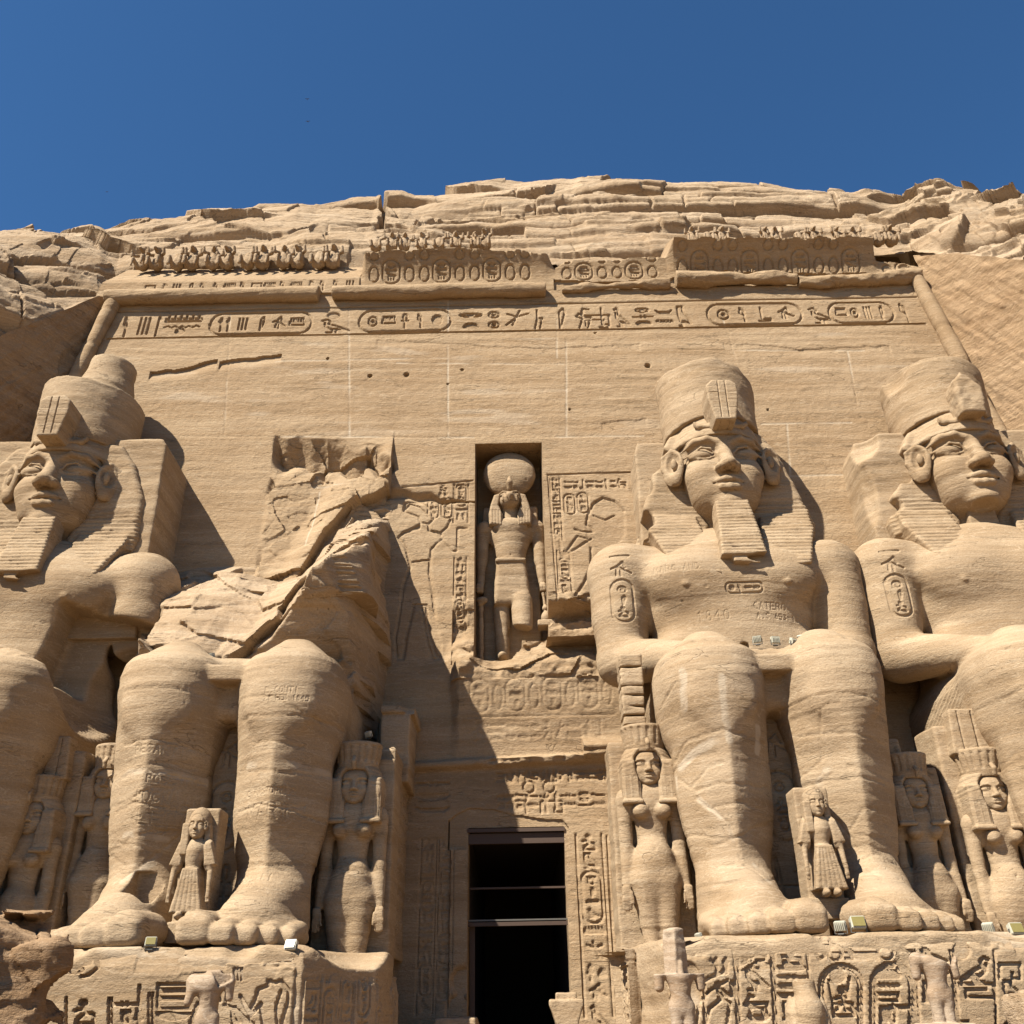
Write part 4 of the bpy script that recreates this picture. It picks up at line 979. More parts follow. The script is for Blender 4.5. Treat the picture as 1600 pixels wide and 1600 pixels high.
def headcloth(root, H, off, worn_side=0, seed=0, wf=.58):
    x0, y0, z0 = H
    V = Vol((x0 - 3.3, y0 - 3.2, z0 - 5.0), (x0 + 3.3, y0 + 2.0, z0 + 1.7), .042, off)
    # brow band hugging the skull
    V.ell((x0, y0 + .18, z0 + .38), (1.62, 1.82, 1.95), .05)
    V.F = np.maximum(V.F, (z0 + .62) - V.ax[2][None, None, :] + 0 * V.F)
    V.tube([(x0 - 1.5, y0 - .35, z0 + .62), (x0 - 1.15, y0 - 1.0, z0 + .68), (x0 - .6, y0 - 1.42, z0 + .74), (x0, y0 - 1.56, z0 + .76), (x0 + .6, y0 - 1.42, z0 + .74), (x0 + 1.15, y0 - 1.0, z0 + .68), (x0 + 1.5, y0 - .35, z0 + .62)], .05, .06, '+', (1, 1, 2.0))
    for e in (-1, 1):
        wz_ = 1.17 if wf > .6 else 1.0
        V.prism([(x0 + e * .9, z0 + 1.45), (x0 + e * 1.55 * wz_, z0 + 1.25), (x0 + e * 2.0 * wz_, z0 + .5), (x0 + e * 2.42 * wz_, z0 - .8), (x0 + e * 2.85, z0 - 2.2), (x0 + e * 2.75, z0 - 2.7), (x0 + e * .9, z0 - 3.3), (x0 + e * .55, z0 - 2.2), (x0 + e * 1.12, z0 - 1.0), (x0 + e * 1.22, z0 + .3)],
                1, y0 - wf, y0 + 1.0, .18, .12)
        # lappets falling on the chest
        V.prism([(x0 + e * 2.65, z0 - 1.75), (x0 + e * 2.6, z0 - 2.6), (x0 + e * 2.1, z0 - 4.1), (x0 + e * .72, z0 - 4.5), (x0 + e * .82, z0 - 3.2), (x0 + e * 1.0, z0 - 1.95)],
                1, y0 - .70, y0 + .9, .10, .12, shear=lambda u, w_: np.minimum(w_ - (z0 - 1.9), .3) * .50)
    V.box((x0, y0 + .9, z0 - .9), (1.6, .7, 2.0), .3, .2)
    if worn_side:
        e = worn_side
        for c, r in (((2.2, .0, .1), (.55, .8, .55)), ((2.5, -.1, -.9), (.35, .7, .5)), ((2.05, -.1, .75), (.35, .6, .45)), ((2.75, -.2, -1.9), (.4, .9, .4))):
            jz = .35 * math.sin(seed * 2.3 + c[2] * 5); jx = .15 * math.cos(seed * 3.1 + c[2] * 4)
            V.ell((x0 + e * (c[0] + jx), y0 + c[1] - .1, z0 + c[2] + jz), (r[0] * (1 + jx), r[1] + .2, r[2] * (1.1 - jz)), .12, '-')
    V.rough(.04, 1.1, 1.3, seed)
    v, f = V.mesh(); N = vnormals(v, f); zl = v[:, 2] - off[2] - H[2]; xl = np.abs(v[:, 0] - off[0] - H[0])
    m = sst(.2, .5, -N[:, 1]) * (xl > .8) * (.25 + .75 * sst(-1.2, -1.5, zl)) * sst(-.6, .0, fbm(v[:, 0] * .8, v[:, 1] * .8, v[:, 2] * .8, 2) + .25)
    v = ribs(v, N, zl, .15, .045, m); v, _ = weather(v, f, .02, seed, .012, .012)
    build('headcloth', v, f, M_ROCK, root)

def foot(V, cx, side, yo=0.0):
    # side = +1 when the big toe is on the +x side
    V.ell((cx, 1.6 + yo, .62), (.86, 1.15, .80), .3)
    V.cone((cx, 1.25 + yo, 1.15), (cx + side * .10, -.30 + yo, .50), .66, .52, .5, '+', (1.2, 1, 1))
    V.ell((cx - side * .05, .45 + yo, .28), (1.10, 1.25, .42), .4)
    tx = [.80, .24, -.20, -.60, -.94]; tr = [.40, .29, .265, .24, .215]; ty = [-1.20, -1.28, -1.14, -.95, -.72]
    for i in range(5):
        x = cx + side * tx[i]; r = tr[i]
        V.cone((x, ty[i] + 1.2 + yo, .40), (x, ty[i] + yo, r * .86), r * .98, r * .96, .04, '+', (1.0, 1, .98))
        V.box((x, ty[i] - r * .25 + yo, r * .72), (r * .96, r * .75, r * .74), r * .5, .03)
        V.box((x, ty[i] - r * 1.02 + yo, r * 1.30), (r * .5, .05, r * .02), .01, .02, '-')
def hand(V, c, side, curl=0.0):
    x, y, z = c
    V.box((x, y, z), (.58, .62, .20), .16, .1)
    for i, (dx, ln, r) in enumerate(((-.45, .62, .135), (-.16, .78, .15), (.14, .82, .155), (.44, .74, .15))):
        X = x + side * -dx
        V.cone((X, y - .5, z + .06), (X, y - .5 - ln * .55, z + .08), r * 1.1, r * 1.05, .05); V.cone((X, y - .5 - ln * .55, z + .08), (X, y - .5 - ln, z - .04), r * 1.05, r * .9, .03)
    V.cone((x + side * .55, y + .25, z - .02), (x + side * .80, y - .35, z - .02), .19, .15, .08)

def lower_body(V, kilt=True):
    for e in (-1, 1):
        x = e * 1.52
        V.leg(x, 0, [(.55, .88, .55, 2.6), (1.0, .80, .74, 2.5), (1.5, .84, .80, 2.5), (2.2, .99, .66, 2.7), (3.0, 1.14, .52, 2.95), (3.8, 1.20, .42, 3.1), (4.5, 1.20, .38, 3.0), (5.1, 1.22, .34, 3.0),
                      (5.6, 1.30, .26, 3.2), (6.1, 1.34, .22, 3.3), (6.5, 1.33, .30, 3.4), (6.80, 1.28, .38, 3.4), (6.98, 1.18, .52, 3.4), (7.08, 1.02, .74, 3.3)], .2)
        V.ell((x, .62, 5.50), (.80, .26, .60), .35)
        V.box((x * 1.02, 4.6, 5.75), (1.34, 3.2, 1.28), .75, .4)
        foot(V, x, -e)
    if kilt:
        V.box((0, 4.3, 6.3), (2.2, 3.0, .85), .3, .2)
        V.prism([(-1.1, 6.28), (1.1, 6.28), (1.1, 6.72), (-1.1, 6.72)], 1, .75, 3.0, .05, .05)
def torso(V, armL=True, armR=True):
    V.ell((0, 5.1, 9.9), (2.65, 1.50, 2.55), .2); V.ell((0, 5.1, 7.9), (2.25, 1.45, 2.0), .5)
    V.box((0, 5.2, 7.4), (2.5, 1.3, 1.1), .6, .5)
    for e in (-1, 1):
        V.ell((e * 1.25, 4.15, 10.35), (1.35, .62, .85), .5); V.ell((e * 1.5, 3.60, 9.95), (.13, .07, .10), .05)
        V.ell((e * 2.95, 5.15, 10.93), (1.30, 1.06, .95), .5)
    V.cone((-2.2, 5.3, 11.05), (2.2, 5.3, 11.05), .62, .62, .5)
    V.ell((0, 3.78, 7.95), (.13, .2, .16), .1, '-')
    for e, on in ((-1, armL), (1, armR)):
        if not on: continue
        V.cone((e * 3.30, 5.1, 10.85), (e * 3.38, 4.95, 8.3), 1.02, .82, .25, '+', (.92, 1.05, 1))
        V.ell((e * 3.35, 5.1, 9.5), (.85, 1.0, 1.1), .2)
        V.cone((e * 3.38, 4.9, 7.95), (e * 2.0, 2.6, 7.32), .78, .46, .22, '+', (1, 1, .95))
        hand(V, (e * 1.62, 2.15, 7.06), -e)

def throne(root, off, sx, seed, hi=5.0, xr=3.58):
    V = Vol((-4.2, .8, -.05), (xr + .6, 7.4, hi + 1.6), .06, off)
    V.box(((xr - 3.58) / 2, 4.4, hi / 2), ((xr + 3.58) / 2, 2.6, hi / 2 + .05), .07, .03)
    V.F = np.maximum(V.F, -(V.ax[1][None, :, None] - 2.9) + 0 * V.F)
    V.rough(.04, .8, 1.4, seed)
    v, f = V.mesh(); N = vnormals(v, f)
    S = random_col(-.42, .84, .8, 6.1, 60 + int(seed), .035) + random_col(2.75, .6, .5, 4.8, 70 + int(seed), .03) + random_col(-3.35, .6, .5, 4.8, 80 + int(seed), .03)
    e = engrave(v[:, 0] - off[0], v[:, 2] - off[2], S, .07, .03) * sst(.6, .9, -N[:, 1]); v[:, 1] += e
    S = []
    for k in range(7): S += random_col(2.3 + k * .62, .48, .4, hi - .6, 90 + k, .028)
    yy = v[:, 1] - off[1]; e = engrave(yy, v[:, 2] - off[2], S, .05, .03) * sst(.6, .9, np.abs(N[:, 0])); v[:, 0] -= np.sign(N[:, 0]) * e
    v, _ = weather(v, f, .02, seed, .012, .01)
    th = build('throne', v, f, M_ROCK, root)
    Sp = [(q, .022) for q in ([(.08, .1), (.08, 5.6)], [(1.52, .1), (1.52, 5.6)], [(.08, 4.4), (1.52, 4.4)], [(.08, 2.2), (1.52, 2.2)])]
    Sp += cartouche(.42, off[2] + 2.35, .76, 1.7, ['sun', 'man', 'scarab'], .028) + glyph('ankh', .75, off[2] + 1.2, .5, .85, .03) + glyph('tri', .2, off[2] + 1.1, .5, .95, .026)
    Sp += glyph('bee', .3, off[2] + 4.3, 1.0, .8, .026) + glyph('eye', .3, off[2] + 5.2, 1.0, .35, .024)
    panel('carved_front', (off[0] - .8, off[1] + 2.1), (off[0] + .8, off[1] + 2.1), off[2] + .05, off[2] + 6.3, Sp, M_ROCK, root, .06, .026, seed, .0, .3)

def back_pillar(root, off, seed, z1=16.2, hw=2.45, z0=9.0, broken=0, y0=5.5):
    V = Vol((-hw - .4, y0 - .4, z0), (hw + .4, 8.0, z1 + .5), .06, off)
    V.prism([(-hw, z0 - 1), (hw, z0 - 1), (hw * .97, z1 - 1.0 if broken else z1 - .25), (hw * .92, z1), (-hw * .92, z1), (-hw * .97, z1 - .4)], 1, y0, 7.9, .06, .03)
    if broken:
        V.ell((-hw, y0, z1 - .2), (.8, .7, .9), .1, '-'); V.ell((-hw, y0 - .1, z1 - 2.4), (.35, .5, 1.2), .1, '-')
    V.rough(.05, .7, 1.3, seed)
    v, f = V.mesh(); v, _ = weather(v, f, .02, seed, .012, .01)
    build('back_pillar', v, f, M_ROCK, root)

def graffiti(v, N, off, txts, depth=.013):
    S = []
    for t, px, py, Y, h in txts:
        x, z = yp(px, py, Y); S += letters(t, x, z, h, .012)
    return engrave(v[:, 0], v[:, 2], S, depth, .014) * sst(.1, .4, -N[:, 1])

def leg_cracks(v, N, off, seed):
    # joints where the rock was sawn or has split, and lighter repair streaks
    x = v[:, 0] - off[0]; z = v[:, 2] - off[2]; t = np.zeros(len(v)); d = np.zeros(len(v))
    R = random.Random(seed)
    for e in (-1, 1):
        for k in range(4):
            zc = R.uniform(1.2, 6.0); sl = R.uniform(-.25, .25); ph = R.uniform(0, 6)
            c = zc + sl * (x - e * 1.5) + .10 * np.sin(x * 2.5 + ph) + .05 * vnoise(x * 4, x * 0 + k, x * 0)
            m = (np.sign(x) == e) * (fbm(x * 1.3, z * 0 + k, v[:, 1], 2) > -.25)
            d += .020 * np.exp(-((z - c) / .025) ** 2) * m + .010 * m * (z < c) * (z > c - .35) * np.clip(1 - (c - z) / .35, 0, 1)
    return d

def marks(v, N, cr, st, Y=23.05):
    C_ = [([yp(px, py, Y) for px, py in q], .012) for q in cr]; L_ = [([yp(px, py, Y) for px, py in q], hw) for q, hw in st]
    fr = sst(.1, .4, -N[:, 1]) * (v[:, 1] < 25)
    u = v[:, 0] + .03 * vnoise(v[:, 0] * 6, v[:, 2] * 6, v[:, 2] * 0); w_ = v[:, 2] + .03 * vnoise(v[:, 2] * 6 + 9, v[:, 0] * 6, v[:, 2] * 0)
    return engrave(u, w_, C_, .022, .026) * fr, engrave(u, w_, L_, 1.0, .05) * fr * sst(-.5, .1, fbm(v[:, 0] * 2.5, v[:, 1], v[:, 2] * 2.5, 3))
CR3 = [[(1062, 1172), (1078, 1150), (1125, 1141), (1165, 1146), (1206, 1150)], [(1095, 1228), (1120, 1222), (1165, 1224), (1212, 1220)], [(1072, 1204), (1088, 1220), (1108, 1196), (1132, 1190)], [(1094, 1238), (1120, 1262), (1143, 1285), (1152, 1312), (1162, 1345), (1188, 1372)],
       [(1118, 1258), (1160, 1252), (1205, 1258)], [(1284, 1108), (1288, 1150), (1296, 1178), (1262, 1206)], [(1262, 1216), (1300, 1212), (1400, 1218)], [(1288, 1240), (1312, 1268), (1340, 1304), (1356, 1362), (1368, 1378)], [(1262, 1138), (1340, 1148), (1395, 1155)], [(1336, 1290), (1352, 1262), (1376, 1260), (1398, 1282)], [(1346, 1300), (1372, 1306), (1394, 1302)], [(1352, 1340), (1380, 1330), (1408, 1345)], [(1040, 1090), (1050, 1072), (1058, 1060)], [(1235, 1090), (1300, 1085), (1390, 1096)], [(1130, 1380), (1190, 1384), (1210, 1395)], [(1362, 1378), (1400, 1376)]]
ST3 = [([(1068, 1046), (1071, 1104)], .05), ([(1124, 1062), (1130, 1110), (1140, 1158)], .06), ([(1074, 1184), (1092, 1166), (1120, 1156)], .07), ([(1098, 1240), (1140, 1284), (1150, 1310)], .03), ([(1292, 1242), (1330, 1290)], .035), ([(1190, 1130), (1192, 1168)], .05), ([(1300, 1196), (1292, 1215)], .05), ([(1066, 1200), (1066, 1262)], .03), ([(1136, 1378), (1080, 1392)], .03), ([(1180, 1350), (1196, 1380)], .04)]
CR2 = [[(165, 1262), (200, 1255), (240, 1256), (285, 1264)], [(393, 1158), (440, 1160), (472, 1164)], [(340, 1258), (400, 1256), (450, 1262), (500, 1274)], [(186, 1372), (215, 1350), (245, 1322), (264, 1300)], [(170, 1310), (200, 1318), (250, 1330)], [(188, 1160), (240, 1156), (325, 1165)], [(372, 1118), (430, 1122), (520, 1118)], [(345, 1352), (400, 1348), (440, 1356)], [(195, 1082), (250, 1078), (320, 1082)], [(180, 1208), (230, 1204), (300, 1212)], [(380, 1200), (450, 1206), (520, 1198)]]
ST2 = [([(190, 1376), (220, 1352), (250, 1318)], .04), ([(380, 1190), (520, 1196)], .05), ([(180, 1204), (310, 1208)], .05), ([(184, 1300), (250, 1306)], .03)]
def make_colossus(name, sx, label, hdx=0.0, hdz=0.0, kind='chipped', long_beard=True, uraeus_broken=False, worn=0, seed=0, pillar=True, pillar_broken=0, texts=(), extra=None):
    off = (sx, 22.6, 3.08); root = empty(name, off, label, 'colossal statue', 'seated colossi carved into the temple front')
    V = Vol((-4.7, -1.9, -.05), (4.7, 7.6, 12.4), .042 if sx == S3 else .052, off)
    lower_body(V); torso(V, *(extra or {}).get('arms', (True, True)))
    if extra and 'cut' in extra: extra['cut'](V)
    V.rough(.04, .55, 1.2, seed, 3)
    V.F = np.maximum(V.F, -V.ax[2][None, None, :] + 0 * V.F)
    v, f = V.mesh(); N = vnormals(v, f)
    x = v[:, 0] - off[0]; y = v[:, 1] - off[1]; z = v[:, 2] - off[2]
    # pleats of the kilt on the sides of the thighs
    pl = sst(4.45, 4.6, z) * (1 - sst(6.6, 6.9, z)) * sst(2.6, 3.0, y) * sst(.3, .6, np.abs(N[:, 0]))
    v = v - N * (.03 * sst(.4, .9, np.sin((z + y * .45) * 38) * .5 + .5) * pl)[:, None]
    d = leg_cracks(v, N, off, seed)
    S = []
    if 'chest' in (extra or {}): S += extra['chest']
    for e in (-1,):
        S += cartouche(off[0] + e * 3.35 - .33, off[2] + 8.95, .66, 1.35, ['sun', 'feather', 'man'], .032) + glyph('bee', off[0] + e * 3.35 - .35, off[2] + 10.35, .7, .55, .028) + glyph('basket', off[0] + e * 3.35 - .3, off[2] + 10.95, .6, .25, .022)
    mt = np.zeros(len(v))
    if sx == S3:
        md, mt = marks(v, N, CR3, ST3); d = d + md
    v = v - N * d[:, None]
    v, _ = weather(v, f, .022, seed, .008, .010)
    reg = [(off[0] + e * 3.35 - .5, off[0] + e * 3.35 + .5, off[2] + 8.8, off[2] + 11.3) for e in (-1,)] + [(off[0] - 1.6, off[0] + 1.8, off[2] + 9.5, off[2] + 10.4)]
    for t, px, py, Y, h in texts:
        x_, z_ = yp(px, py, Y); reg.append((x_ - .1, x_ + len(t) * h * .85 + .1, z_ - .08, z_ + h + .08))
    v, f = refine(v, f, reg, 3); N = vnormals(v, f)
    v = v - N * (engrave(v[:, 0], v[:, 2], S, .038, .02) * sst(.2, .5, -N[:, 1]) + graffiti(v, N, off, texts))[:, None]
    x = v[:, 0] - off[0]; y = v[:, 1] - off[1]; z = v[:, 2] - off[2]
    tint = .18 * sst(.22, .44, fbm(x * .7 + seed, y * .5, z * .35, 3)) * sst(.2, .5, -N[:, 1]) * (z < 7)
    if sx == S3: tint = np.maximum(tint, .8 * marks(v, N, CR3, ST3)[1])
    build('body', v, f, M_ROCK, root, tint)
    H = (hdx, 5.45, 14.72 + hdz)
    V = Vol((H[0] - 2.2, H[1] - 2.2, H[2] - 3.3), (H[0] + 2.2, H[1] + 2.0, H[2] + 2.2), .034, off)
    face(V, (H[0], H[1] + .12, H[2]), 1.09)
    if not long_beard: V.ell((H[0], H[1] - 1.3, H[2] - 2.05), (.5, .4, .18), .08, '-')
    V.rough(.012, 1.5, 1.2, seed, 2)
    v, f = V.mesh(); v, _ = weather(v, f, .006, seed, .008, .006); build('head', v, f, M_ROCK, root)
    headcloth(root, H, off, worn, seed, .76 if kind == 'knob' else .58); beard(root, H, off, long_beard, seed); uraeus(root, H, off, uraeus_broken); crown(root, H, seed, kind, off)
    throne(root, off, sx, seed)
    if pillar: back_pillar(root, off, seed, broken=pillar_broken, hw=pillar, y0=5.75 if pillar < 2.6 else (4.88 if kind == 'knob' else 5.35))
    return root, off
c3x, c3z = yp(1132, 925, 26.4)
make_colossus('seated_colossus', S3, 'complete seated king right of the doorway with long ribbed beard and floodlights on its knees', .30, 0, 'chipped', True, False, -1, 3.0, 2.42,
              texts=(('1840', 1088, 975, 26.6, .30), ('CATEROY', 1175, 958, 26.6, .2), ('A.S 653 1869', 1180, 972, 26.6, .16), ('MARCHAND', 1020, 905, 26.8, .2)),
              extra={'chest': cartouche(c3x, c3z - .12, 1.1, .32, ['sun', 'reed', 'water', 'eye'], .02, False)})
def cut4(V):
    V.box((.35, 3.2, 8.7), (.02, .7, .9), .01, .05, '-')
make_colossus('seated_colossus', S4, 'beardless seated king at the far right beside the sunlit cut wall', .10, .0, 'flat', False, True, -1, 5.0, 3.15, 1)
def cut1(V):
    V.ell((3.3, 3.6, 7.4), (1.5, 2.6, 1.75), .15, '-'); V.box((3.0, 3.2, 8.2), (1.9, 1.9, 1.25), .2, .1, '-', rot=(0, 12, 0))
make_colossus('seated_colossus', S1, 'seated king at the far left with knobbed tall crown and broken left arm', .02, -.12, 'knob', True, False, 0, 7.0, 3.32, extra={'cut': cut1})

# second colossus: only the legs, the throne and a broken slope of rock are left
def broken_colossus():
    off = (S2, 22.6, 3.08)
    root = empty('broken_colossus', off, 'ruined seated colossus left of the doorway reduced to legs and a jagged rock slope', 'colossal statue', 'seated colossi carved into the temple front')
    V = Vol((-4.7, -1.9, -.05), (4.7, 7.6, 8.8), .044, off)
    lower_body(V)
    # torn upper edge of the left thigh
    V.ell((2.1, 3.4, 7.2), (.7, 1.1, .5), .08, '-'); V.ell((2.6, 5.2, 7.4), (1.0, 1.3, .9), .1, '-')
    V.box((-1.15, .45, 1.35), (.30, .5, .38), .02, .02, '-')
    V.rough(.05, .55, 1.2, 1.0, 3)
    V.F = np.maximum(V.F, -V.ax[2][None, None, :] + 0 * V.F)
    v, f = V.mesh(); N = vnormals(v, f); x = v[:, 0] - off[0]; y = v[:, 1] - off[1]; z = v[:, 2] - off[2]
    pl = sst(4.45, 4.6, z) * (1 - sst(6.9, 7.1, z)) * sst(2.0, 2.6, y) * sst(.3, .6, np.abs(N[:, 0]))
    v = v - N * (.02 * sst(.4, .9, np.sin((z + y * .45) * 38) * .5 + .5) * pl)[:, None]
    T = (('MUGNAINI', 211, 1252, 23.15, .22), ('1897', 226, 1270, 23.15, .26), ('LECARO', 213, 1287, 23.15, .32), ('1875', 222, 1299, 23.15, .18), ('PESANTI', 208, 1176, 23.0, .19), ('POSSINI', 230, 1222, 23.1, .17),
         ('MART.', 378, 1278, 23.1, .34), ('L.CONTI', 415, 1083, 22.9, .14), ('21 FEB 1845', 412, 1095, 22.9, .12), ('CHRISTOPOLO', 378, 1240, 23.1, .13), ('CASTELLI', 358, 1378, 23.2, .15), ('PETER', 358, 1392, 23.2, .15))
    md, mt = marks(v, N, CR2, ST2, 23.1); v = v - N * (leg_cracks(v, N, off, 12) + md)[:, None]
    v, _ = weather(v, f, .022, 2, .008, .010)
    reg = []
    for t, px, py, Y, h in T:
        x_, z_ = yp(px, py, Y); reg.append((x_ - .1, x_ + len(t) * h * .85 + .1, z_ - .08, z_ + h + .08))
    v, f = refine(v, f, reg); N = vnormals(v, f)
    v = v - N * graffiti(v, N, off, T, .010)[:, None]
    build('legs', v, f, M_ROCK, root, .6 * marks(v, N, CR2, ST2, 23.1)[1])
    throne(root, off, S2, 4, xr=4.15)
    # remains of the torso and back slab: a sloping broken mass against the temple front
    st = .04 * Q
    xs = np.arange(-4.6, 4.2, st); zs = np.arange(3.8, 15.2, st); U, W = np.meshgrid(xs, zs)
    wob = fbm(U * .9, W * .9, U * 0 + 5, 3)
    # top line of the mass against the wall (local)
    tl = np.interp(U, [-4.6, -3.9, -3.3, -2.3, -1.4, -.7, -.3, .5, 1.0, 2.0, 2.85, 3.1], [11.9, 12.15, 12.3, 12.35, 12.3, 12.0, 11.9, 12.5, 13.3, 14.4, 14.62, 14.5])
    d = tl - W
    slope = np.interp(U, [-4.6, -2.2, -1, .5, 2.0, 2.9], [1.05, 1.0, 1.08, .98, .80, .74])
    o = np.where(d > 0, d / slope * .95, d * 1.2)
    o = np.minimum(o, np.interp(W, [3.6, 7.2, 8.2, 9.5, 15], [3.2, 3.4, 4.4, 5.4, 9])); o = np.where((W < 6.8) & (U < 1.6), -.6, o)
    lim = np.interp(U, [1.9, 2.3, 2.7, 2.95, 3.2], [9, 6.0, 5.4, 4.9, -.5]); o = np.minimum(o, lim)
    lim = np.interp(U, [-4.55, -4.3, -3.2, -2.2], [-.5, 1.0, 2.4, 9]); o = np.minimum(o, lim)
    m = sst(0, .4, o)
    q = (W + .10 * U + .25 * wob) / .62; idl = np.floor(q); fr = q - idl
    o += m * ((hash2(idl, np.floor((U + 9 + wob) / 1.6)) - .5) * .09 + .05 * (1 - fr) ** 4) * sst(-.4, .2, wob)
    o += m * (.42 * facets(U + .15 * wob, W + .15 * wob, 2.3, 1, 1.4, .9) + .24 * facets(U + .08 * wob, W + .08 * wob, .8, 2, 1.8, 1.1) + .10 * facets(U, W, .28, 3, 1.8, 1.0))
    for _ in range(1):
        p_ = np.pad(o, 1, mode='edge'); o = (p_[:-2, 1:-1] + p_[2:, 1:-1] + p_[1:-1, :-2] + p_[1:-1, 2:] + 3 * o) / 7
    o += m * (.04 * fbm(U * 4, W * 4 + o * 3, o * 2, 3) + .02 * fbm(U * 9, W * 9, o * 7, 2))
    X = U + off[0]; Z = W + off[2]; Y = FY0 + FSL * Z - o
    # erode the right-hand edge as it comes forward
    X = X - np.where(U > 1.5, .30 * np.maximum(o - 4.2, 0) * (U - 1.5) / .9, 0) + (.30 * facets(Y, Z, 1.7, 4, 1.2, 1.0) + .14 * facets(Y, Z, .6, 5, 1.2, 1.0) + .04 * fbm(Y * 3, Z * 4, X * 0, 3)) * m * sst(1.2, 2.2, U)
    mk = (o > -.25)[:-1, :-1]
    build('broken_torso', np.stack([X, Y, Z], -1).reshape(-1, 3), grid_faces(*U.shape, mk), M_CLIFF, root, sharp=45)
    return root
broken_colossus()
# ------------------------------------------------------------------ pedestals
YP = 20.9
def pedestal(label, poly, wx, S, seed, zt=3.1, cutters=(), side=1):
    xs = [p[0] for p in poly]; ys = [p[1] for p in poly]
    V = Vol((min(xs) - .3, min(ys) - .5, -.3), (max(xs) + .3, 25.2, zt + .25), .045)
    V.prism(poly, 2, -1, zt, .10, .03)
    for c, r in cutters: V.ell(c, r, .12, '-')
    V.rough(.07, .7, 1.6, seed, 4)
    i, j, k = np.nonzero((np.abs(V.F) < .4)); zz = V.ax[2][k]
    V.F[i, j, k] += .10 * sst(zt - .5, zt - .1, zz) * sst(0, .5, fbm(V.ax[0][i] * 1.1 + seed, V.ax[1][j] * 1.1, zz * 3, 3)) * (V.ax[1][j] < 22)
    v, f = V.mesh(); N = vnormals(v, f)
    v, _ = weather(v, f, .025, seed, .014, .014)
    tint = .4 * sst(.25, .4, fbm(v[:, 0] * .4 + seed, v[:, 1], v[:, 2] * .6, 2))
    o = build('pedestal', v, f, M_ROCK, None, tint); tag(o, label, 'pedestal')
    x0, x1 = min(xs), max(xs)
    if side < 0: a_, b_ = (poly[0][0] + .1, YP - .06), (x1 - .1, YP - .06); sd = [(poly[-1], poly[-2]), (poly[-2], poly[0])]
    else: a_, b_ = (x0 + .1, YP - .06), (poly[1][0] - .08, YP - .06); sd = [(poly[1], poly[2]), (poly[2], poly[3])]
    Sf = [([(p[0] - a_[0], p[1]) for p in st_[0]],) + tuple(st_[1:]) for st_ in S]
    def scoops(U, W):
        e = 0
        for c, r in cutters: e = e - .7 * (1 - sst(.35, 1.0, np.hypot((U + a_[0] - c[0]) / r[0], (W - c[2]) / (r[2] * 1.1))))
        return e
    panel('carved_front', a_, b_, 0, zt - .02, Sf, M_ROCK, o, .085, .024, seed, .16, 1.0, scoops)
    for n_, (p, q) in enumerate(sd):
        L = math.hypot(q[0] - p[0], q[1] - p[1]); nx, ny = (q[1] - p[1]) / L * .04, -(q[0] - p[0]) / L * .04
        Ss = [([(0, 2.75), (L, 2.75)], .02), ([(0, 1.0), (L, 1.0)], .02)]
        for k in range(int(L / .55)): Ss += random_col(.1 + k * .55, .42, 1.05, 2.7, 260 + k + n_ * 20 + int(seed), .022, border=k % 2 == 0)
        panel('carved_side', (p[0] + nx, p[1] + ny), (q[0] + nx, q[1] + ny), 0, zt - .05 - .33 * (side > 0), Ss, M_ROCK, o, .06, .028, seed + 3, .1, .8)
YP = 20.9
def Z6(*pts): return [yp(960 + a * .4, 1400 + b * .4, YP) for a, b in pts]
def Z7(*pts): return [yp(a * .4, 1400 + b * .4, YP) for a, b in pts]
def zc(x, y, r, M_): return M_(*[(x + r * math.cos(t * .524), y + r * math.sin(t * .524)) for t in range(13)])
def gb(name, x0, y0, x1, y1, M_, hw=.03, flip=False):      # glyph in a pixel-measured box of an enlarged view
    out = []
    for pts, fl in GL[name]: out.append((M_(*[((x1 - p[0] * (x1 - x0)) if flip else x0 + p[0] * (x1 - x0), y1 - p[1] * (y1 - y0)) for p in pts]), hw, bool(fl)))
    return out
def cart_px(x0, y0, x1, y1, M_, hw=.035):
    w_ = (x1 - x0) / 2; pts = [(x0 + w_ + w_ * math.cos(math.pi * (1 - t / 8)), y0 + w_ - w_ * math.sin(math.pi * t / 8)) for t in range(9)]
    return [(M_(*([(x0, y1)] + pts + [(x1, y1)])), hw)]
S = [([Z6((x, 215))[0], Z6((x + dx, 560))[0]], .02) for x, dx in ((468, 12), (480, 12), (610, 15), (622, 15), (752, 12), (1160, 20), (1172, 20), (1310, 25), (1322, 25), (1480, 10))]
S += [(zc(570, 232, 20, Z6), .03, True), (zc(860, 222, 30, Z6), .02, False), (zc(870, 312, 27, Z6), .02, True), (zc(1060, 218, 30, Z6), .02, False), (zc(1355, 215, 27, Z6), .03, True)]
S += gb('bird', 495, 245, 605, 370, Z6) + gb('ox', 505, 385, 610, 470, Z6) + gb('basket', 520, 450, 605, 500, Z6, .02) + gb('mouth', 630, 262, 745, 300, Z6) + gb('bolt', 630, 300, 745, 335, Z6) + gb('eye', 630, 335, 745, 372, Z6) + gb('basket', 630, 365, 745, 410, Z6) + gb('owl', 640, 410, 740, 480, Z6) + gb('man', 640, 210, 745, 268, Z6)
S += [(Z6((795, 200), (785, 225), (800, 248), (820, 235), (818, 205), (795, 200)), .02), (Z6((900, 205), (925, 215), (930, 245), (905, 245)), .02)]
S += cart_px(800, 268, 965, 520, Z6) + cart_px(815, 282, 950, 520, Z6, .02) + cart_px(1000, 262, 1165, 520, Z6) + cart_px(1015, 276, 1150, 520, Z6, .02)
S += gb('man', 835, 350, 950, 470, Z6, .035) + [(Z6((915, 320), (905, 400)), .03), (Z6((860, 420), (900, 420), (900, 445), (950, 445), (950, 470)), .03), (Z6((835, 330), (850, 420), (855, 470)), .03)]
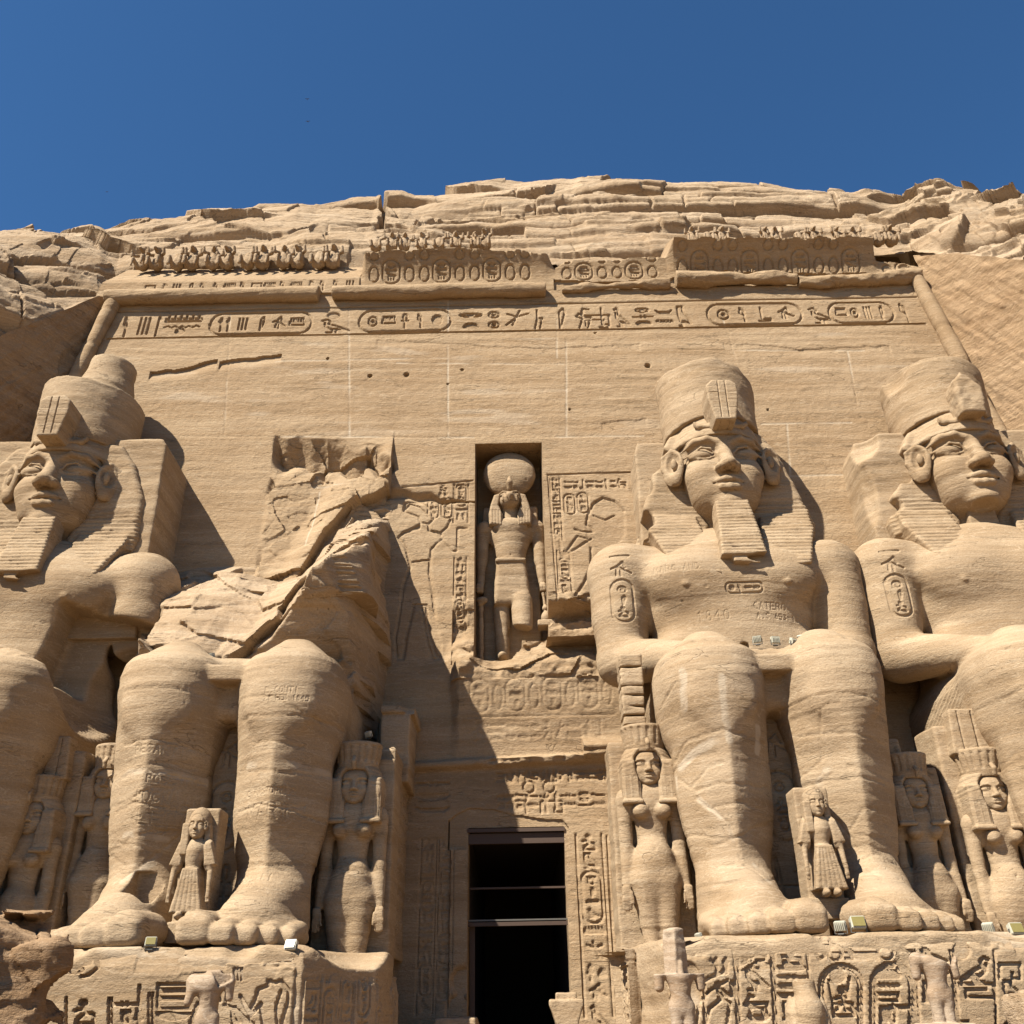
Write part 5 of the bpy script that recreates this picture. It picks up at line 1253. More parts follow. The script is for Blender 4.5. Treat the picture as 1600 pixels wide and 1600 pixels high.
S += gb('men', 1020, 285, 1110, 332, Z6, .035) + gb('water', 1025, 335, 1110, 368, Z6, .03) + gb('bolt', 1025, 372, 1105, 395, Z6) + [(Z6((1025, 380), (1105, 380), (1105, 408), (1025, 408), (1025, 380)), .025)]
S += gb('ii', 1025, 425, 1075, 520, Z6) + gb('scarab', 1065, 420, 1105, 510, Z6, .025) + gb('eye', 1105, 420, 1150, 450, Z6, .02) + gb('bird', 1185, 205, 1300, 262, Z6) + gb('mouth', 1190, 262, 1300, 292, Z6) + gb('water', 1190, 288, 1300, 318, Z6, .02) + gb('ii', 1195, 325, 1240, 420, Z6) + gb('viper', 1100, 180, 1150, 250, Z6)
S += gb('bird', 1345, 235, 1470, 340, Z6, .035, True) + [(Z6((1345, 345), (1480, 345), (1480, 395), (1370, 395), (1370, 365), (1450, 365)), .03)] + gb('house', 1490, 250, 1590, 330, Z6) + gb('owl', 1500, 330, 1590, 400, Z6)
S += [(Z6((300, 400), (320, 350), (370, 320), (420, 300), (440, 260)), .03), (Z6((320, 500), (330, 420), (370, 370), (440, 330)), .03), (Z6((355, 500), (370, 440), (420, 400), (450, 420), (440, 500)), .03), (Z6((350, 500), (350, 350)), .02)]
S += gb('bird', 390, 335, 450, 400, Z6) + gb('ii', 450, 330, 470, 395, Z6) + gb('reeds', 380, 240, 455, 300, Z6) + gb('legs', 500, 195, 560, 250, Z6, .02)
for k, xx in enumerate((10.9, 12.1, 13.3)): S += random_col(xx, .9, .3, 2.9, 300 + k, .035)
for k in range(8): S += random_col(3.4 + k * .95, .75, .1, 1.5, 320 + k, .03, border=False)
pedestal('long hieroglyph-covered pedestal under the right-hand colossi', [(3.05, YP), (14.5, YP), (14.5, 26), (2.45, 26), (2.55, 23.2)], 1, S, 3.0, 3.08,
         (((3.1, YP - .1, 3.2), (.7, .5, .35)), ((3.3, YP - .2, 2.2), (.25, .25, .4)), ((10.2, YP, 3.1), (.9, .35, .2)), ((4.6, YP - .1, 3.1), (.8, .3, .16))), side=-1)
S = [(Z7((775, 420), (745, 500)), .03)]
S += gb('man', 280, 405, 390, 500, Z7, .035) + gb('bolt', 440, 405, 540, 440, Z7) + gb('scarab', 470, 445, 520, 500, Z7) + gb('ankh', 520, 440, 570, 520, Z7) + [(Z7((548, 350), (548, 450)), .03), (Z7((440, 400), (440, 520)), .02), (Z7((600, 380), (600, 520)), .02), (Z7((585, 380), (585, 520)), .015), (Z7((428, 400), (428, 520)), .015), (Z7((262, 400), (262, 520)), .02)]
for y0, y1 in ((345, 365), (375, 398), (405, 440)): S += [(Z7((620, y0), (745, y0), (745, y1), (620, y1), (620, y0)), .022)]
S += gb('basket', 615, 440, 745, 490, Z7) + [(Z7((1050, 330), (1075, 340), (1100, 330), (1130, 370), (1125, 420), (1100, 500)), .03), (Z7((1050, 330), (1050, 350), (1010, 365), (1000, 400), (975, 455), (940, 390)), .03), (Z7((975, 475), (1020, 420), (1030, 520)), .03), (Z7((1100, 370), (1080, 430), (1085, 500)), .025), (Z7((880, 425), (930, 450), (960, 480), (990, 500)), .025)]
S += gb('reeds', 850, 330, 900, 410, Z7, .02) + gb('ii', 905, 280, 960, 330, Z7, .02) + gb('eye', 250, 260, 330, 320, Z7, .025) + [(Z7((370, 240), (385, 280), (350, 310), (320, 315)), .03)] + gb('owl', 900, 430, 940, 500, Z7, .02)
for k in range(9): S += random_col(-12.5 + k * .95, .75, .1, 1.35, 340 + k, .03, border=False)
pedestal('broken-topped pedestal with carved kneeling figure under the ruined colossus', [(-18.5, YP), (-4.3, YP), (-3.1, 23.0), (-3.0, 26), (-18.5, 26)], 1, S, 6.0, 3.08,
         (((-4.2, YP, 3.25), (.8, .5, .3)), ((-6.3, YP - .1, 3.2), (.7, .35, .35)), ((-9.6, YP - .15, 3.1), (1.0, .25, .4)), ((-3.5, 22.6, 3.3), (1.2, 1.9, .62)), ((-5.6, YP, 3.3), (.5, .5, .5))))

# ------------------------------------------------------------------ standing queens beside the legs
def queen(loc, label, mir=1, tall=0, seed=0, worn=0, slab=(.78, .60), staff=True, H_=5.0):
    root = empty('queen_statue', loc, label, 'statue', 'standing queens beside the kings\' legs')
    V = Vol((-1.05, -.85, -.02), (1.05, 1.2, 4.75), .028, loc); m = mir
    V.cone((0, .1, 3.35), (0, .15, 2.2), .38, .26, .1, '+', (1.05, .8, 1)); V.ell((0, .12, 3.2), (.52, .32, .42), .15)
    for e in (-1, 1):
        V.ell((e * .23, -.14, 2.98), (.17, .17, .17), .08)
        V.ell((e * .50, .15, 3.30), (.20, .24, .25), .12)
        V.cone((e * .53, .15, 3.25), (e * .55, .16, 2.25), .165, .13, .06); V.cone((e * .55, .16, 2.25), (e * .60, .06, 1.45), .13, .095, .04)
        V.cone((e * .20, .08, 1.5), (e * .17, .10, .35), .33, .17, .10); V.cone((e * .17, .1, .35), (e * .17, .1, .05), .17, .16, .05)
        V.ell((e * .17, -.14, .10), (.14, .36, .12), .06)
        hx = e * .62
        V.box((hx, -.05, 1.22), (.09, .07, .17), .05, .05)
        for q in range(4): V.cone((hx + (q - 1.5) * .045, -.10, 1.12), (hx + (q - 1.5) * .045, -.06, .88 + .02 * abs(q - 1.5)), .030, .024, .01)
        V.cone((hx - e * .09, -.1, 1.25), (hx - e * .11, -.12, 1.02), .032, .026, .02)
    V.ell((0, .1, 1.75), (.43, .34, .62), .2); V.ell((0, -.06, 2.0), (.28, .20, .30), .2); V.ell((0, -.27, 2.12), (.022, .05, .04), .03, '-')
    V.cone((0, .1, 3.4), (0, .1, 3.75), .17, .17, .08)
    V.rough(.012, 2, 1, seed); v, f = V.mesh(); N = vnormals(v, f); v, _ = weather(v, f, .012, seed, .008, .008); build('body', v, f, M_ROCK, root)
    V = Vol((-.5, -.55, 3.35), (.5, .55, 4.55), .016, loc); face(V, (0, .12, 4.02), .245, ears=False, neck=True); v, f = V.mesh(); build('head', v, f, M_ROCK, root)
    V = Vol((-.85, -.6, 2.95), (.85, .95, 4.95), .026, loc)
    V.ell((0, .2, 4.05), (.56, .52, .62), .05); V.ell((0, -.32, 3.95), (.35, .42, .50), .04, '-')
    for e in (-1, 1): V.prism([(e * .28, 4.1), (e * .56, 4.15), (e * .58, 3.5), (e * .57, 3.14), (e * .17, 3.14), (e * .19, 3.6), (e * .26, 3.85)], 1, -.26, .55, .08, .08)
    V.box((0, .5, 3.6), (.6, .2, .5), .08, .1)
    for e in (-1, 1): V.box((e * .37, -.05, 3.17), (.22, .26, .05), .04, .02)
    V.tube([(0, -.42, 4.32), (0, -.46, 4.45), (0, -.36, 4.56)], .05, .03)
    v, f = V.mesh(); N = vnormals(v, f); vx = np.abs(v[:, 0] - loc[0]); vz = v[:, 2] - loc[2]
    v = v - N * (.016 * sst(.5, .9, np.sin(vx * 95) * .5 + .5) * (vz < 3.75) * (vz > 3.25))[:, None]
    v = v - N * (.010 * sst(.5, .9, np.sin(vz * 60 + vx * 20) * .5 + .5) * (vz > 3.9) * (vx > .3))[:, None]
    build('wig', v, f, M_ROCK, root)
    top = 6.0 if tall else 5.0
    V = Vol((-.75, -.5, 4.3), (.75, 1.0, top + .2), .026, loc)
    V.cone((0, .2, 4.45), (0, .2, 4.9), .44, .50, .03); V.F = np.maximum(V.F, V.ax[2][None, None, :] - 4.98 + 0 * V.F)
    if tall:
        V.box((0, .25, 5.45), (.52, .24, .55), .05, .02, taper=-.08); V.box((0, .0, 5.45), (.018, .06, .5), .01, .01, '-')
        for e in (-1, 1): V.box((e * .3, .0, 5.45), (.014, .05, .5), .01, .01, '-')
    if worn: V.rough(.05, 3, 1, seed)
    v, f = V.mesh(); N = vnormals(v, f)
    a = np.arctan2(v[:, 0] - loc[0], -(v[:, 1] - loc[1] - .2)); vz = v[:, 2] - loc[2]
    v = v - N * (.03 * sst(.55, .9, np.sin(a * 17) * .5 + .5) * (vz < 4.9) * (vz > 4.5))[:, None]
    v, _ = weather(v, f, .012, seed, .006, .008); build('crown', v, f, M_ROCK, root)
    V = Vol((-1.05, .0, -.02), (1.05, 1.7, top + .2), .045, loc)
    V.box((0, .95, (top - .35) / 2), (slab[0], slab[1], (top - .35) / 2 + .05), .04, .02)
    V.rough(.03, 1, 1, seed); v, f = V.mesh(); N = vnormals(v, f)
    S = random_col(loc[0] - slab[0] + .02, .26, loc[2] + .1, loc[2] + 1.0, seed + 5, .018) if 0 else []
    S = cartouche(loc[0] + m * .58 - .12, loc[2] + .25, .24, .8, ['sun', 'men', 'ii'], .016) + glyph('ankh', loc[0] + m * .58 - .12, loc[2] + 1.1, .22, .3, .016)
    v[:, 1] += engrave(v[:, 0], v[:, 2], S, .03, .02) * sst(.6, .9, -N[:, 1]); v, _ = weather(v, f, .02, seed, .01, .01)
    build('back_slab', v, f, M_ROCK, root)
    if staff:
        V = Vol((-.3, -.9, .2), (1.5, .4, 1.7), .028, loc)
    return root
YQ = 24.75
def place_queen(px, py, pz, sc, *a, Y=YQ, **k):     # px, py: the face
    x, y, z = at(px, py, Y); r = queen((x, Y, z - 4.02 * sc), *a, **k); r.scale = (sc * 1.10, sc, sc); return r
place_queen(1011, 1197, 0, 1.09, 'sunlit queen statue with flat basket crown between the doorway and the right-hand legs', 1, 0, 1)
place_queen(556, 1226, 0, 1.10, 'shaded queen statue with flat crown beside the right leg of the ruined colossus', -1, 0, 2)
place_queen(1547, 1236, 0, 1.08, 'half-shaded queen statue with tall plumed crown at the far right edge', 1, 1, 3)
place_queen(52, 1275, 0, 1.02, 'dark shaded queen statue with tall plumed crown at the far left above the boulder', -1, 1, 4)
place_queen(1428, 1236, 0, .98, 'slim queen statue half hidden behind the outer leg of the bearded colossus', -1, 0, 5, Y=24.9)
place_queen(170, 1222, 0, 1.0, 'narrow queen statue mostly hidden behind the left leg of the ruined colossus', 1, 0, 6, Y=25.4)

# princes standing between the legs
def prince(loc, label, seed, s=1.0, lock=-1):
    root = empty('prince_statue', loc, label, 'statue', 'small princes between the kings\' legs')
    V = Vol((-.75, -.55, -.05), (.75, .65, 1.95), .02, loc)
    V.ell((0, .05, 1.45), (.30, .20, .30), .08); V.cone((0, .05, 1.4), (0, .05, 1.0), .25, .19, .1)
    V.prism([(-.20, 1.05), (.20, 1.05), (.44, .12), (-.40, .12)], 1, -.22, .3, .05, .08)
    for e in (-1, 1):
        V.cone((e * .33, .05, 1.58), (e * .42, .05, 1.10), .12, .13, .06); V.prism([(e * .27, 1.6), (e * .42, 1.62), (e * .62, 1.12), (e * .30, 1.10)], 1, -.10, .18, .04, .05)
        V.cone((e * .47, .02, 1.1), (e * .50, -.06, .62), .085, .06, .04); V.box((e * .505, -.08, .52), (.05, .04, .1), .03, .03)
        for q in range(4): V.cone((e * .505 + (q - 1.5) * .026, -.09, .46), (e * .505 + (q - 1.5) * .026, -.08, .34), .018, .014, .01)
        V.ell((e * .14, -.14, .05), (.10, .24, .09), .03)
    V.cone((0, .05, 1.6), (0, .05, 1.85), .11, .11, .05)
    v, f = V.mesh(); N = vnormals(v, f); vx = v[:, 0] - loc[0]; vz = v[:, 2] - loc[2]
    v = v - N * (.010 * sst(.5, .9, np.sin(vx / (.25 + .3 * (1.2 - vz)) * 26) * .5 + .5) * (vz < 1.0) * (vz > .16) * (np.abs(vx) < .42) * sst(.3, .6, -N[:, 1]))[:, None]
    v, _ = weather(v, f, .008, seed, .005, .006); build('body', v, f, M_ROCK, root)
    V = Vol((-.4, -.4, 1.5), (.4, .45, 2.5), .014, loc); face(V, (0, .05, 2.0), .165, ears=True); v, f = V.mesh(); build('head', v, f, M_ROCK, root)
    V = Vol((-.55, -.35, 1.2), (.55, .55, 2.5), .018, loc)
    V.ell((0, .14, 2.08), (.30, .30, .34), .03); V.ell((0, -.2, 1.97), (.22, .25, .26), .03, '-')
    V.box((lock * .27, .0, 1.72), (.11, .14, .32), .05, .05); V.box((lock * .27, -.12, 1.5), (.10, .03, .16), .02, .02)
    V.prism([(-lock * .15, 2.2), (-lock * .32, 2.0), (-lock * .36, 1.6), (-lock * .2, 1.55)], 1, .0, .3, .03, .05)
    v, f = V.mesh(); build('wig', v, f, M_ROCK, root)
    V = Vol((-.65, .1, -.5), (.65, 1.2, 2.6), .04, loc); V.box((0, .6, 1.0), (.46, .35, 1.42), .03, .02); V.box((0, .35, -.25), (.55, .6, .22), .04, .02); v, f = V.mesh(); v, _ = weather(v, f, .015, seed, .008, .01)
    build('back_slab', v, f, M_ROCK, root); root.scale = (.86, 1, 1)
prince((S3 + .24, 22.75, 3.95), 'small prince statue in pleated skirt between the legs of the bearded colossus', 21)
prince((S2 + .02, 22.75, 3.72), 'small prince statue in flared robe between the legs of the ruined colossus', 22)

# ------------------------------------------------------------------ falcon-headed god in the niche
def falcon_god():
    loc = (-.07, FY0 + FSL * 14 + 1.0, 12.15); root = empty('falcon_god_statue', loc, 'falcon-headed god statue with round sun disc standing in the tall niche', 'statue')
    V = Vol((-1.4, -.95, -.05), (1.4, 1.1, 6.9), .034, loc)
    V.ell((0, .1, 4.75), (.80, .42, .72), .1); V.cone((0, .12, 4.5), (0, .12, 3.55), .60, .47, .15, '+', (1.05, .8, 1)); V.ell((0, -.2, 4.95), (.62, .24, .3), .1)
    V.prism([(-.50, 3.6), (.50, 3.6), (.68, 1.95), (-.62, 1.95)], 1, -.36, .5, .16, .12)
    V.box((0, -.02, 3.55), (.52, .40, .07), .05, .03); V.ell((0, -.30, 3.80), (.03, .08, .05), .03, '-')
    for e in (-1, 1):
        V.ell((e * .90, .15, 5.0), (.30, .32, .32), .15)
        V.cone((e * .98, .15, 4.95), (e * 1.02, .12, 3.75), .25, .20, .08); V.cone((e * 1.02, .12, 3.75), (e * 1.06, -.02, 2.85), .19, .13, .06)
        V.box((e * 1.08, -.08, 2.62), (.12, .12, .17), .06, .05)
        for q in range(4): V.cone((e * 1.08 + (q - 1.5) * .06, -.20, 2.62), (e * 1.08 + (q - 1.5) * .06, -.14, 2.46), .036, .03, .01)
    V.cone((-.34, .12, 2.0), (-.33, .15, .15), .30, .21, .06); V.ell((-.33, -.15, .10), (.17, .45, .14), .05)
    V.cone((.34, -.12, 2.1), (.36, -.25, 1.15), .36, .33, .06); V.box((.36, -.25, .95), (.5, .5, .14), .02, .05, '-', rot=(0, 12, 0))
    V.box((0, .8, 3.0), (1.0, .45, 3.05), .1, .1)
    V.rough(.02, 1.2, 1, 3); v, f = V.mesh(); v, _ = weather(v, f, .015, 31, .01, .01); build('body', v, f, M_ROCK, root)
    V = Vol((-.9, -1.1, 4.6), (.9, .9, 7.0), .026, loc)
    V.ell((0, -.02, 5.98), (.44, .46, .42), .05); V.ell((0, -.30, 5.90), (.36, .36, .30), .1)
    V.tube([(0, -.52, 6.02), (0, -.74, 5.90), (0, -.74, 5.74)], [.15, .10, .035], .05)
    for e in (-1, 1): V.ell((e * .24, -.50, 6.04), (.11, .07, .06), .02); V.tube([(e * .08, -.60, 6.12), (e * .24, -.54, 6.17), (e * .42, -.34, 6.12)], .035, .02); V.tube([(e * .24, -.58, 5.96), (e * .26, -.56, 5.8)], .03, .02)
    V.cone((0, .05, 5.7), (0, .1, 5.2), .32, .36, .1)
    v, f = V.mesh(); build('falcon_head', v, f, M_ROCK, root)
    V = Vol((-1.0, -.8, 4.6), (1.0, .8, 6.8), .026, loc)
    V.ell((0, .12, 6.02), (.60, .52, .46), .05); V.ell((0, -.38, 5.92), (.43, .42, .40), .04, '-')
    for e in (-1, 1): V.prism([(e * .30, 6.2), (e * .56, 6.12), (e * .68, 5.75), (e * .76, 5.35), (e * .74, 4.95), (e * .26, 4.88), (e * .26, 5.35), (e * .40, 5.7)], 1, -.44, .5, .08, .08)
    v, f = V.mesh(); N = vnormals(v, f); v = v - N * (.02 * sst(.5, .9, np.sin((v[:, 0] - loc[0]) * 60) * .5 + .5) * sst(.3, .6, -N[:, 1]) * (v[:, 2] - loc[2] < 5.5))[:, None]
    build('headcloth', v, f, M_ROCK, root)
    V = Vol((-1.1, -.7, 6.1), (1.1, .9, 8.3), .032, loc); V.ell((0, .1, 7.22), (.96, .38, .93), .05); V.rough(.02, 2, 1, 3); v, f = V.mesh(); v, _ = weather(v, f, .008, 33, .004, .012); build('sun_disc', v, f, M_ROCK, root)
    V = Vol((-.3, -.8, 6.2), (.3, .2, 7.0), .02, loc); V.tube([(0, -.42, 6.35), (0, -.52, 6.55), (0, -.42, 6.8)], [.10, .11, .06], .03); v, f = V.mesh(); build('cobra_ornament', v, f, M_ROCK, root)
    V = Vol((-1.5, -.5, -.05), (-.6, .4, 2.6), .028, loc); V.tube([(-1.04, -.1, .1), (-1.04, -.1, 2.2)], .085, .02); V.ell((-1.0, -.18, 2.15), (.2, .14, .14), .05); V.tube([(-1.14, -.15, 2.2), (-1.08, -.2, 2.0), (-.9, -.2, 2.1)], .06, .03); v, f = V.mesh(); v, _ = weather(v, f, .01, 4); build('staff', v, f, M_ROCK, root)
    V = Vol((.6, -.6, .9), (1.6, .4, 2.6), .026, loc); V.ell((1.15, -.12, 1.5), (.17, .2, .24), .05); V.ell((1.13, -.12, 1.84), (.10, .11, .12), .04); V.tube([(1.13, -.1, 1.9), (1.08, -.08, 2.4)], .05, .03); V.box((1.16, -.15, 1.22), (.3, .28, .1), .03, .03); v, f = V.mesh(); v, _ = weather(v, f, .01, 5); build('held_figure', v, f, M_ROCK, root)
falcon_god()

# ------------------------------------------------------------------ row of baboons along the top
def baboon_mesh(k):
    V = Vol((-.55, -.5, -.1), (.55, .55, 1.35), .032); R = random.Random(k)
    V.ell((0, .12, .40), (.25, .26, .40), .06); V.ell((0, .12, .72), (.21, .2, .22), .05)
    if R.random() < .85: V.ell((0, -.04, 1.02), (.15, .18, .16), .04); V.ell((0, -.25, .97), (.075, .12, .07), .03); V.ell((0, .08, .95), (.22, .12, .2), .04)
    for e in (-1, 1):
        V.cone((e * .20, .05, .16), (e * .24, -.32, .40), .10, .09, .02); V.cone((e * .24, -.34, .38), (e * .24, -.36, .0), .075, .07, .02)
        if R.random() < .85: V.cone((e * .22, .02, .84), (e * .40, -.20, .66), .085, .07, .03); V.cone((e * .40, -.20, .66), (e * .40, -.28, .90), .07, .055, .02)
    V.rough(.03 + .05 * R.random(), 2.2, 1, k * 3.1, 3); v, f = V.mesh(); v, _ = weather(v, f, .015, k, .006, .01); return v, f
BM = []
for k in range(4):
    v, f = baboon_mesh(k); me = bpy.data.meshes.new('stone_baboon'); me.from_pydata(v.tolist(), [], f.tolist()); me.polygons.foreach_set('use_smooth', np.ones(len(me.polygons), bool)); me.materials.append(M_CLIFF); BM.append(me)
lbl = {'a': 'weathered squatting baboon in the left stretch of the carved row', 'b': 'heavily worn baboon in the short middle stretch of the carved row', 'c': 'eroded baboon above the right-hand cornice'}
def baboon(px, py, sc, k, row, n):
    fw = 0.0 if row == lbl['a'] else .55
    x, z = fp(px, py, -.55 + fw)
    o = bpy.data.objects.new('stone_baboon', BM[k % 4]); C.objects.link(o); o.location = (x, FY0 + FSL * z + .42 - fw, z - .1); o.scale = (sc, sc, sc)
    o.rotation_euler = (0, 0, math.radians(((k * 37) % 30) - 15))
    tag(o, row, 'stone carving', 'row of carved baboons along the top of the temple front')
for i in range(12): baboon(222 + i * 27.6 + (i % 2) * -5, 421 - i * .35, .98, i, lbl['a'], i)
for i, x in enumerate((588, 612, 632, 660, 686, 712, 742, 758)): baboon(x, 392 - i * .3, .78 if i < 7 else .9, i + 2, lbl['b'], i)
for i, x in enumerate((1082, 1106, 1128, 1196, 1212, 1248, 1272, 1308, 1334, 1372, 1392)): baboon(x, 381 - (i > 8) * -2, .74 + .12 * (i > 8), i + 1, lbl['c'], i)

# ------------------------------------------------------------------ floodlights
def lamp_mb(w_=.30, h_=.24, d_=.16):
    import bmesh
    bm = bmesh.new(); bmesh.ops.create_cube(bm, size=1)
    for v in bm.verts: v.co = (v.co.x * w_, v.co.y * d_ * (1.0 if v.co.z > 0 else .75), v.co.z * h_)
    bmesh.ops.bevel(bm, geom=bm.edges[:], offset=.015, segments=2, affect='EDGES'); me = bpy.data.meshes.new('lamp_housing'); bm.to_mesh(me); bm.free(); me.materials.append(M_CREAM)
    bm = bmesh.new()
    for k in range(6):
        r = bmesh.ops.create_cube(bm, size=1)['verts']
        for v in r: v.co = (v.co.x * .012 - w_ * .4 + k * w_ * .16, v.co.y * .05 + d_ * .5, v.co.z * h_ * .8)
    fn = bpy.data.meshes.new('cooling_fins'); bm.to_mesh(fn); bm.free(); fn.materials.append(M_CREAM)
    bm = bmesh.new(); r = bmesh.ops.create_cube(bm, size=1)['verts']
    for v in r: v.co = (v.co.x * w_ * .86, v.co.y * .014 - d_ * .5, v.co.z * h_ * .80)
    gl = bpy.data.meshes.new('front_glass'); bm.to_mesh(gl); bm.free(); gl.materials.append(M_GLASS)
    bm = bmesh.new()
    for sx, sy, sz, x, y, z in ((.015, .04, h_ * .8, -w_ * .54, 0, -h_ * .35), (.015, .04, h_ * .8, w_ * .54, 0, -h_ * .35), (w_ * 1.12, .04, .015, 0, 0, -h_ * .75), (w_ * .5, .12, .03, 0, 0, -h_ * .80)):
        r = bmesh.ops.create_cube(bm, size=1)['verts']
        for v in r: v.co = (v.co.x * sx + x, v.co.y * sy + y, v.co.z * sz + z)
    br = bpy.data.meshes.new('bracket'); bm.to_mesh(br); bm.free(); br.materials.append(M_STEEL)
    return me, fn, gl, br
LM = lamp_mb()
def floodlight(px, py, Y, label, rz=0, tilt=20, sc=1.0, glass_front=True):
    sc *= .85
    x, y, z = at(px, py, Y); r = empty('floodlight', (x, y, z), label, 'floodlight', 'floodlights set on the statues and pedestals')
    r.rotation_euler = (0, 0, math.radians(rz)); r.scale = (sc, sc, sc)
    for n, me in zip(('housing', 'cooling_fins', 'front_glass'), LM[:3]):
        o = bpy.data.objects.new(n, me); C.objects.link(o); o.parent = r; o.rotation_euler = (math.radians(tilt), 0, 0)
    o = bpy.data.objects.new('bracket', LM[3]); C.objects.link(o); o.parent = r
floodlight(1183, 999, 24.0, 'leftmost floodlight between the knees of the bearded colossus', 160, -15, .9)
floodlight(1211, 1000, 24.0, 'second floodlight from the left between the knees of the bearded colossus', 190, -10, .9)
floodlight(1239, 1002, 24.0, 'tilted floodlight beside the right knee of the bearded colossus, third in the row', 215, -25, .8)
floodlight(1252, 997, 24.2, 'raised floodlight against the right knee of the bearded colossus, last in the row', 150, -35, .8)
floodlight(1313, 1447, 21.15, 'white floodlight turned away between the feet of the bearded colossus', 150, -15, .9)
floodlight(1340, 1442, 21.1, 'large amber-glass floodlight between the feet of the bearded colossus', 0, -20, 1.15)
floodlight(1544, 1449, 21.5, 'white floodlight turned away right of the outer foot', 140, -20, .85)
floodlight(1587, 1452, 21.3, 'amber-glass floodlight at the right edge of the photo', 5, -20, 1.1)
floodlight(1092, 1463, 21.2, 'small white floodlight at the left toes of the bearded colossus', 120, -20, .6)
floodlight(236, 1472, 20.98, 'floodlight on the pedestal below the prince of the ruined colossus', 10, -20, .85)
floodlight(455, 1477, 20.98, 'tilted floodlight near the corner of the ruined colossus pedestal', -15, -25, .95)
floodlight(330, 1026, 25.0, 'larger floodlight beside its cable on the lap of the ruined colossus', 140, -20, .85)
floodlight(313, 1027, 25.3, 'small floodlight behind the left knee of the ruined colossus', 200, -20, .6)
floodlight(478, 1022, 23.6, 'floodlight on top of the right knee of the ruined colossus', 120, -30, .6)
floodlight(576, 1147, 24.9, 'floodlight on the crown of the shaded queen', 150, -30, .7)
floodlight(631, 1128, 27.2, 'floodlight on the wall stub beside the throne', 120, -30, .7)

# ------------------------------------------------------------------ loose sculpture and blocks in front of the pedestals
def vol_thing(name, label, cat, V, mat, amp=.015, seed=0, parent=None, tint=None, sharp=None):
    v, f = V.mesh(); v, _ = weather(v, f, amp, seed, amp * .6, amp * .8); o = build(name, v, f, mat, parent, sharp=sharp)
    if label: tag(o, label, cat)
    return o
def torso_v(V, x, y, z, s, legs=True, arms=True):
    q = lambda a, b, c: (x + a * s, y + b * s, z + c * s)
    V.ell(q(0, 0, 1.45), (.36 * s, .22 * s, .30 * s), .1 * s); V.cone(q(0, 0, 1.35), q(0, 0, .95), .29 * s, .22 * s, .12 * s)
    V.ell(q(0, .02, .72), (.30 * s, .22 * s, .28 * s), .1 * s)
    for e in (-1, 1):
        V.ell(q(e * .16, -.15, 1.5), (.17 * s, .1 * s, .12 * s), .05 * s); V.ell(q(e * .42, 0, 1.53), (.19 * s, .18 * s, .18 * s), .08 * s); V.cone(q(e * .47, 0, 1.5), q(e * .50, .02, 1.15), .13 * s, .11 * s, .05 * s)
        if arms: V.cone(q(e * .44, 0, 1.5), q(e * .46, .02, .9), .11 * s, .08 * s, .04 * s)
        if legs: V.cone(q(e * .14, 0, .7), q(e * .13, 0, 0), .17 * s, .12 * s, .05 * s)
    V.box(q(0, .2, .9), (.2 * s, .12 * s, .9 * s), .04, .05)
# royal torso with tall pillar (right of the doorway)
x, y, z = at(1068, 1600, 19.6); base = (x, y, 0)
r = empty('royal_torso_statue', (x, 19.6, 0), 'pale worn royal torso with tall narrow pillar standing before the right pedestal corner', 'statue')
V = Vol((x - .7, 19.0, 0), (x + .7, 20.2, 2.35), .022); torso_v(V, x, 19.6, 1.25, .76, True, False); V.box((x, 19.7, .63), (.42, .4, .63), .04, .05); vol_thing('torso', None, None, V, M_PALE, .010, 41, r)
V = Vol((x - .6, 19.2, 2.1), (x + .4, 20.2, 3.25), .022); V.box((x - .04, 19.66, 2.68), (.15, .15, .42), .01, .02, rot=(0, 0, 40), taper=-.2); V.ell((x - .04, 19.62, 3.05), (.14, .13, .07), .05); V.tube([(x + .02, 19.45, 2.25), (x + .02, 19.5, 2.5)], .05, .04); V.rough(.015, 3, 1, 2); vol_thing('pillar', None, None, V, M_PALE, .012, 42, r)
# headless falcon
x, _, _ = at(1265, 1600, 18.9); V = Vol((x - .55, 18.3, 0), (x + .55, 19.5, 2.35), .022)
V.ell((x, 18.9, 1.5), (.27, .28, .50), .08); V.ell((x, 18.76, 1.72), (.25, .2, .27), .08); V.cone((x, 18.9, 1.9), (x, 18.92, 2.12), .20, .20, .08); V.box((x, 18.95, 2.3), (.3, .3, .10), .02, .04, '-'); V.cone((x, 19.0, 1.4), (x, 19.2, .7), .2, .1, .1); V.box((x, 18.95, .35), (.36, .45, .36), .04, .05)
for e in (-1, 1): V.ell((x + e * .26, 18.98, 1.4), (.12, .26, .55), .03); V.cone((x + e * .12, 18.75, 1.1), (x + e * .12, 18.7, .7), .1, .07, .03)
vol_thing('falcon_statue', 'headless stone falcon with broken flat neck before the right pedestal', 'statue', V, M_ROCK, .012, 43)
# broken pale torso right
x, _, _ = at(1472, 1570, 19.4); V = Vol((x - .55, 18.9, 0), (x + .55, 20.0, 2.75), .022); torso_v(V, x, 19.4, 1.42, .70, True, False); V.box((x - .1, 19.3, 2.66), (.5, .5, .10), .02, .04, '-', rot=(0, 22, 0)); V.box((x, 19.45, .72), (.42, .4, .74), .04, .04)
vol_thing('broken_torso_statue', 'pale armless torso with snapped top on the right parapet', 'statue', V, M_PALE, .012, 44)
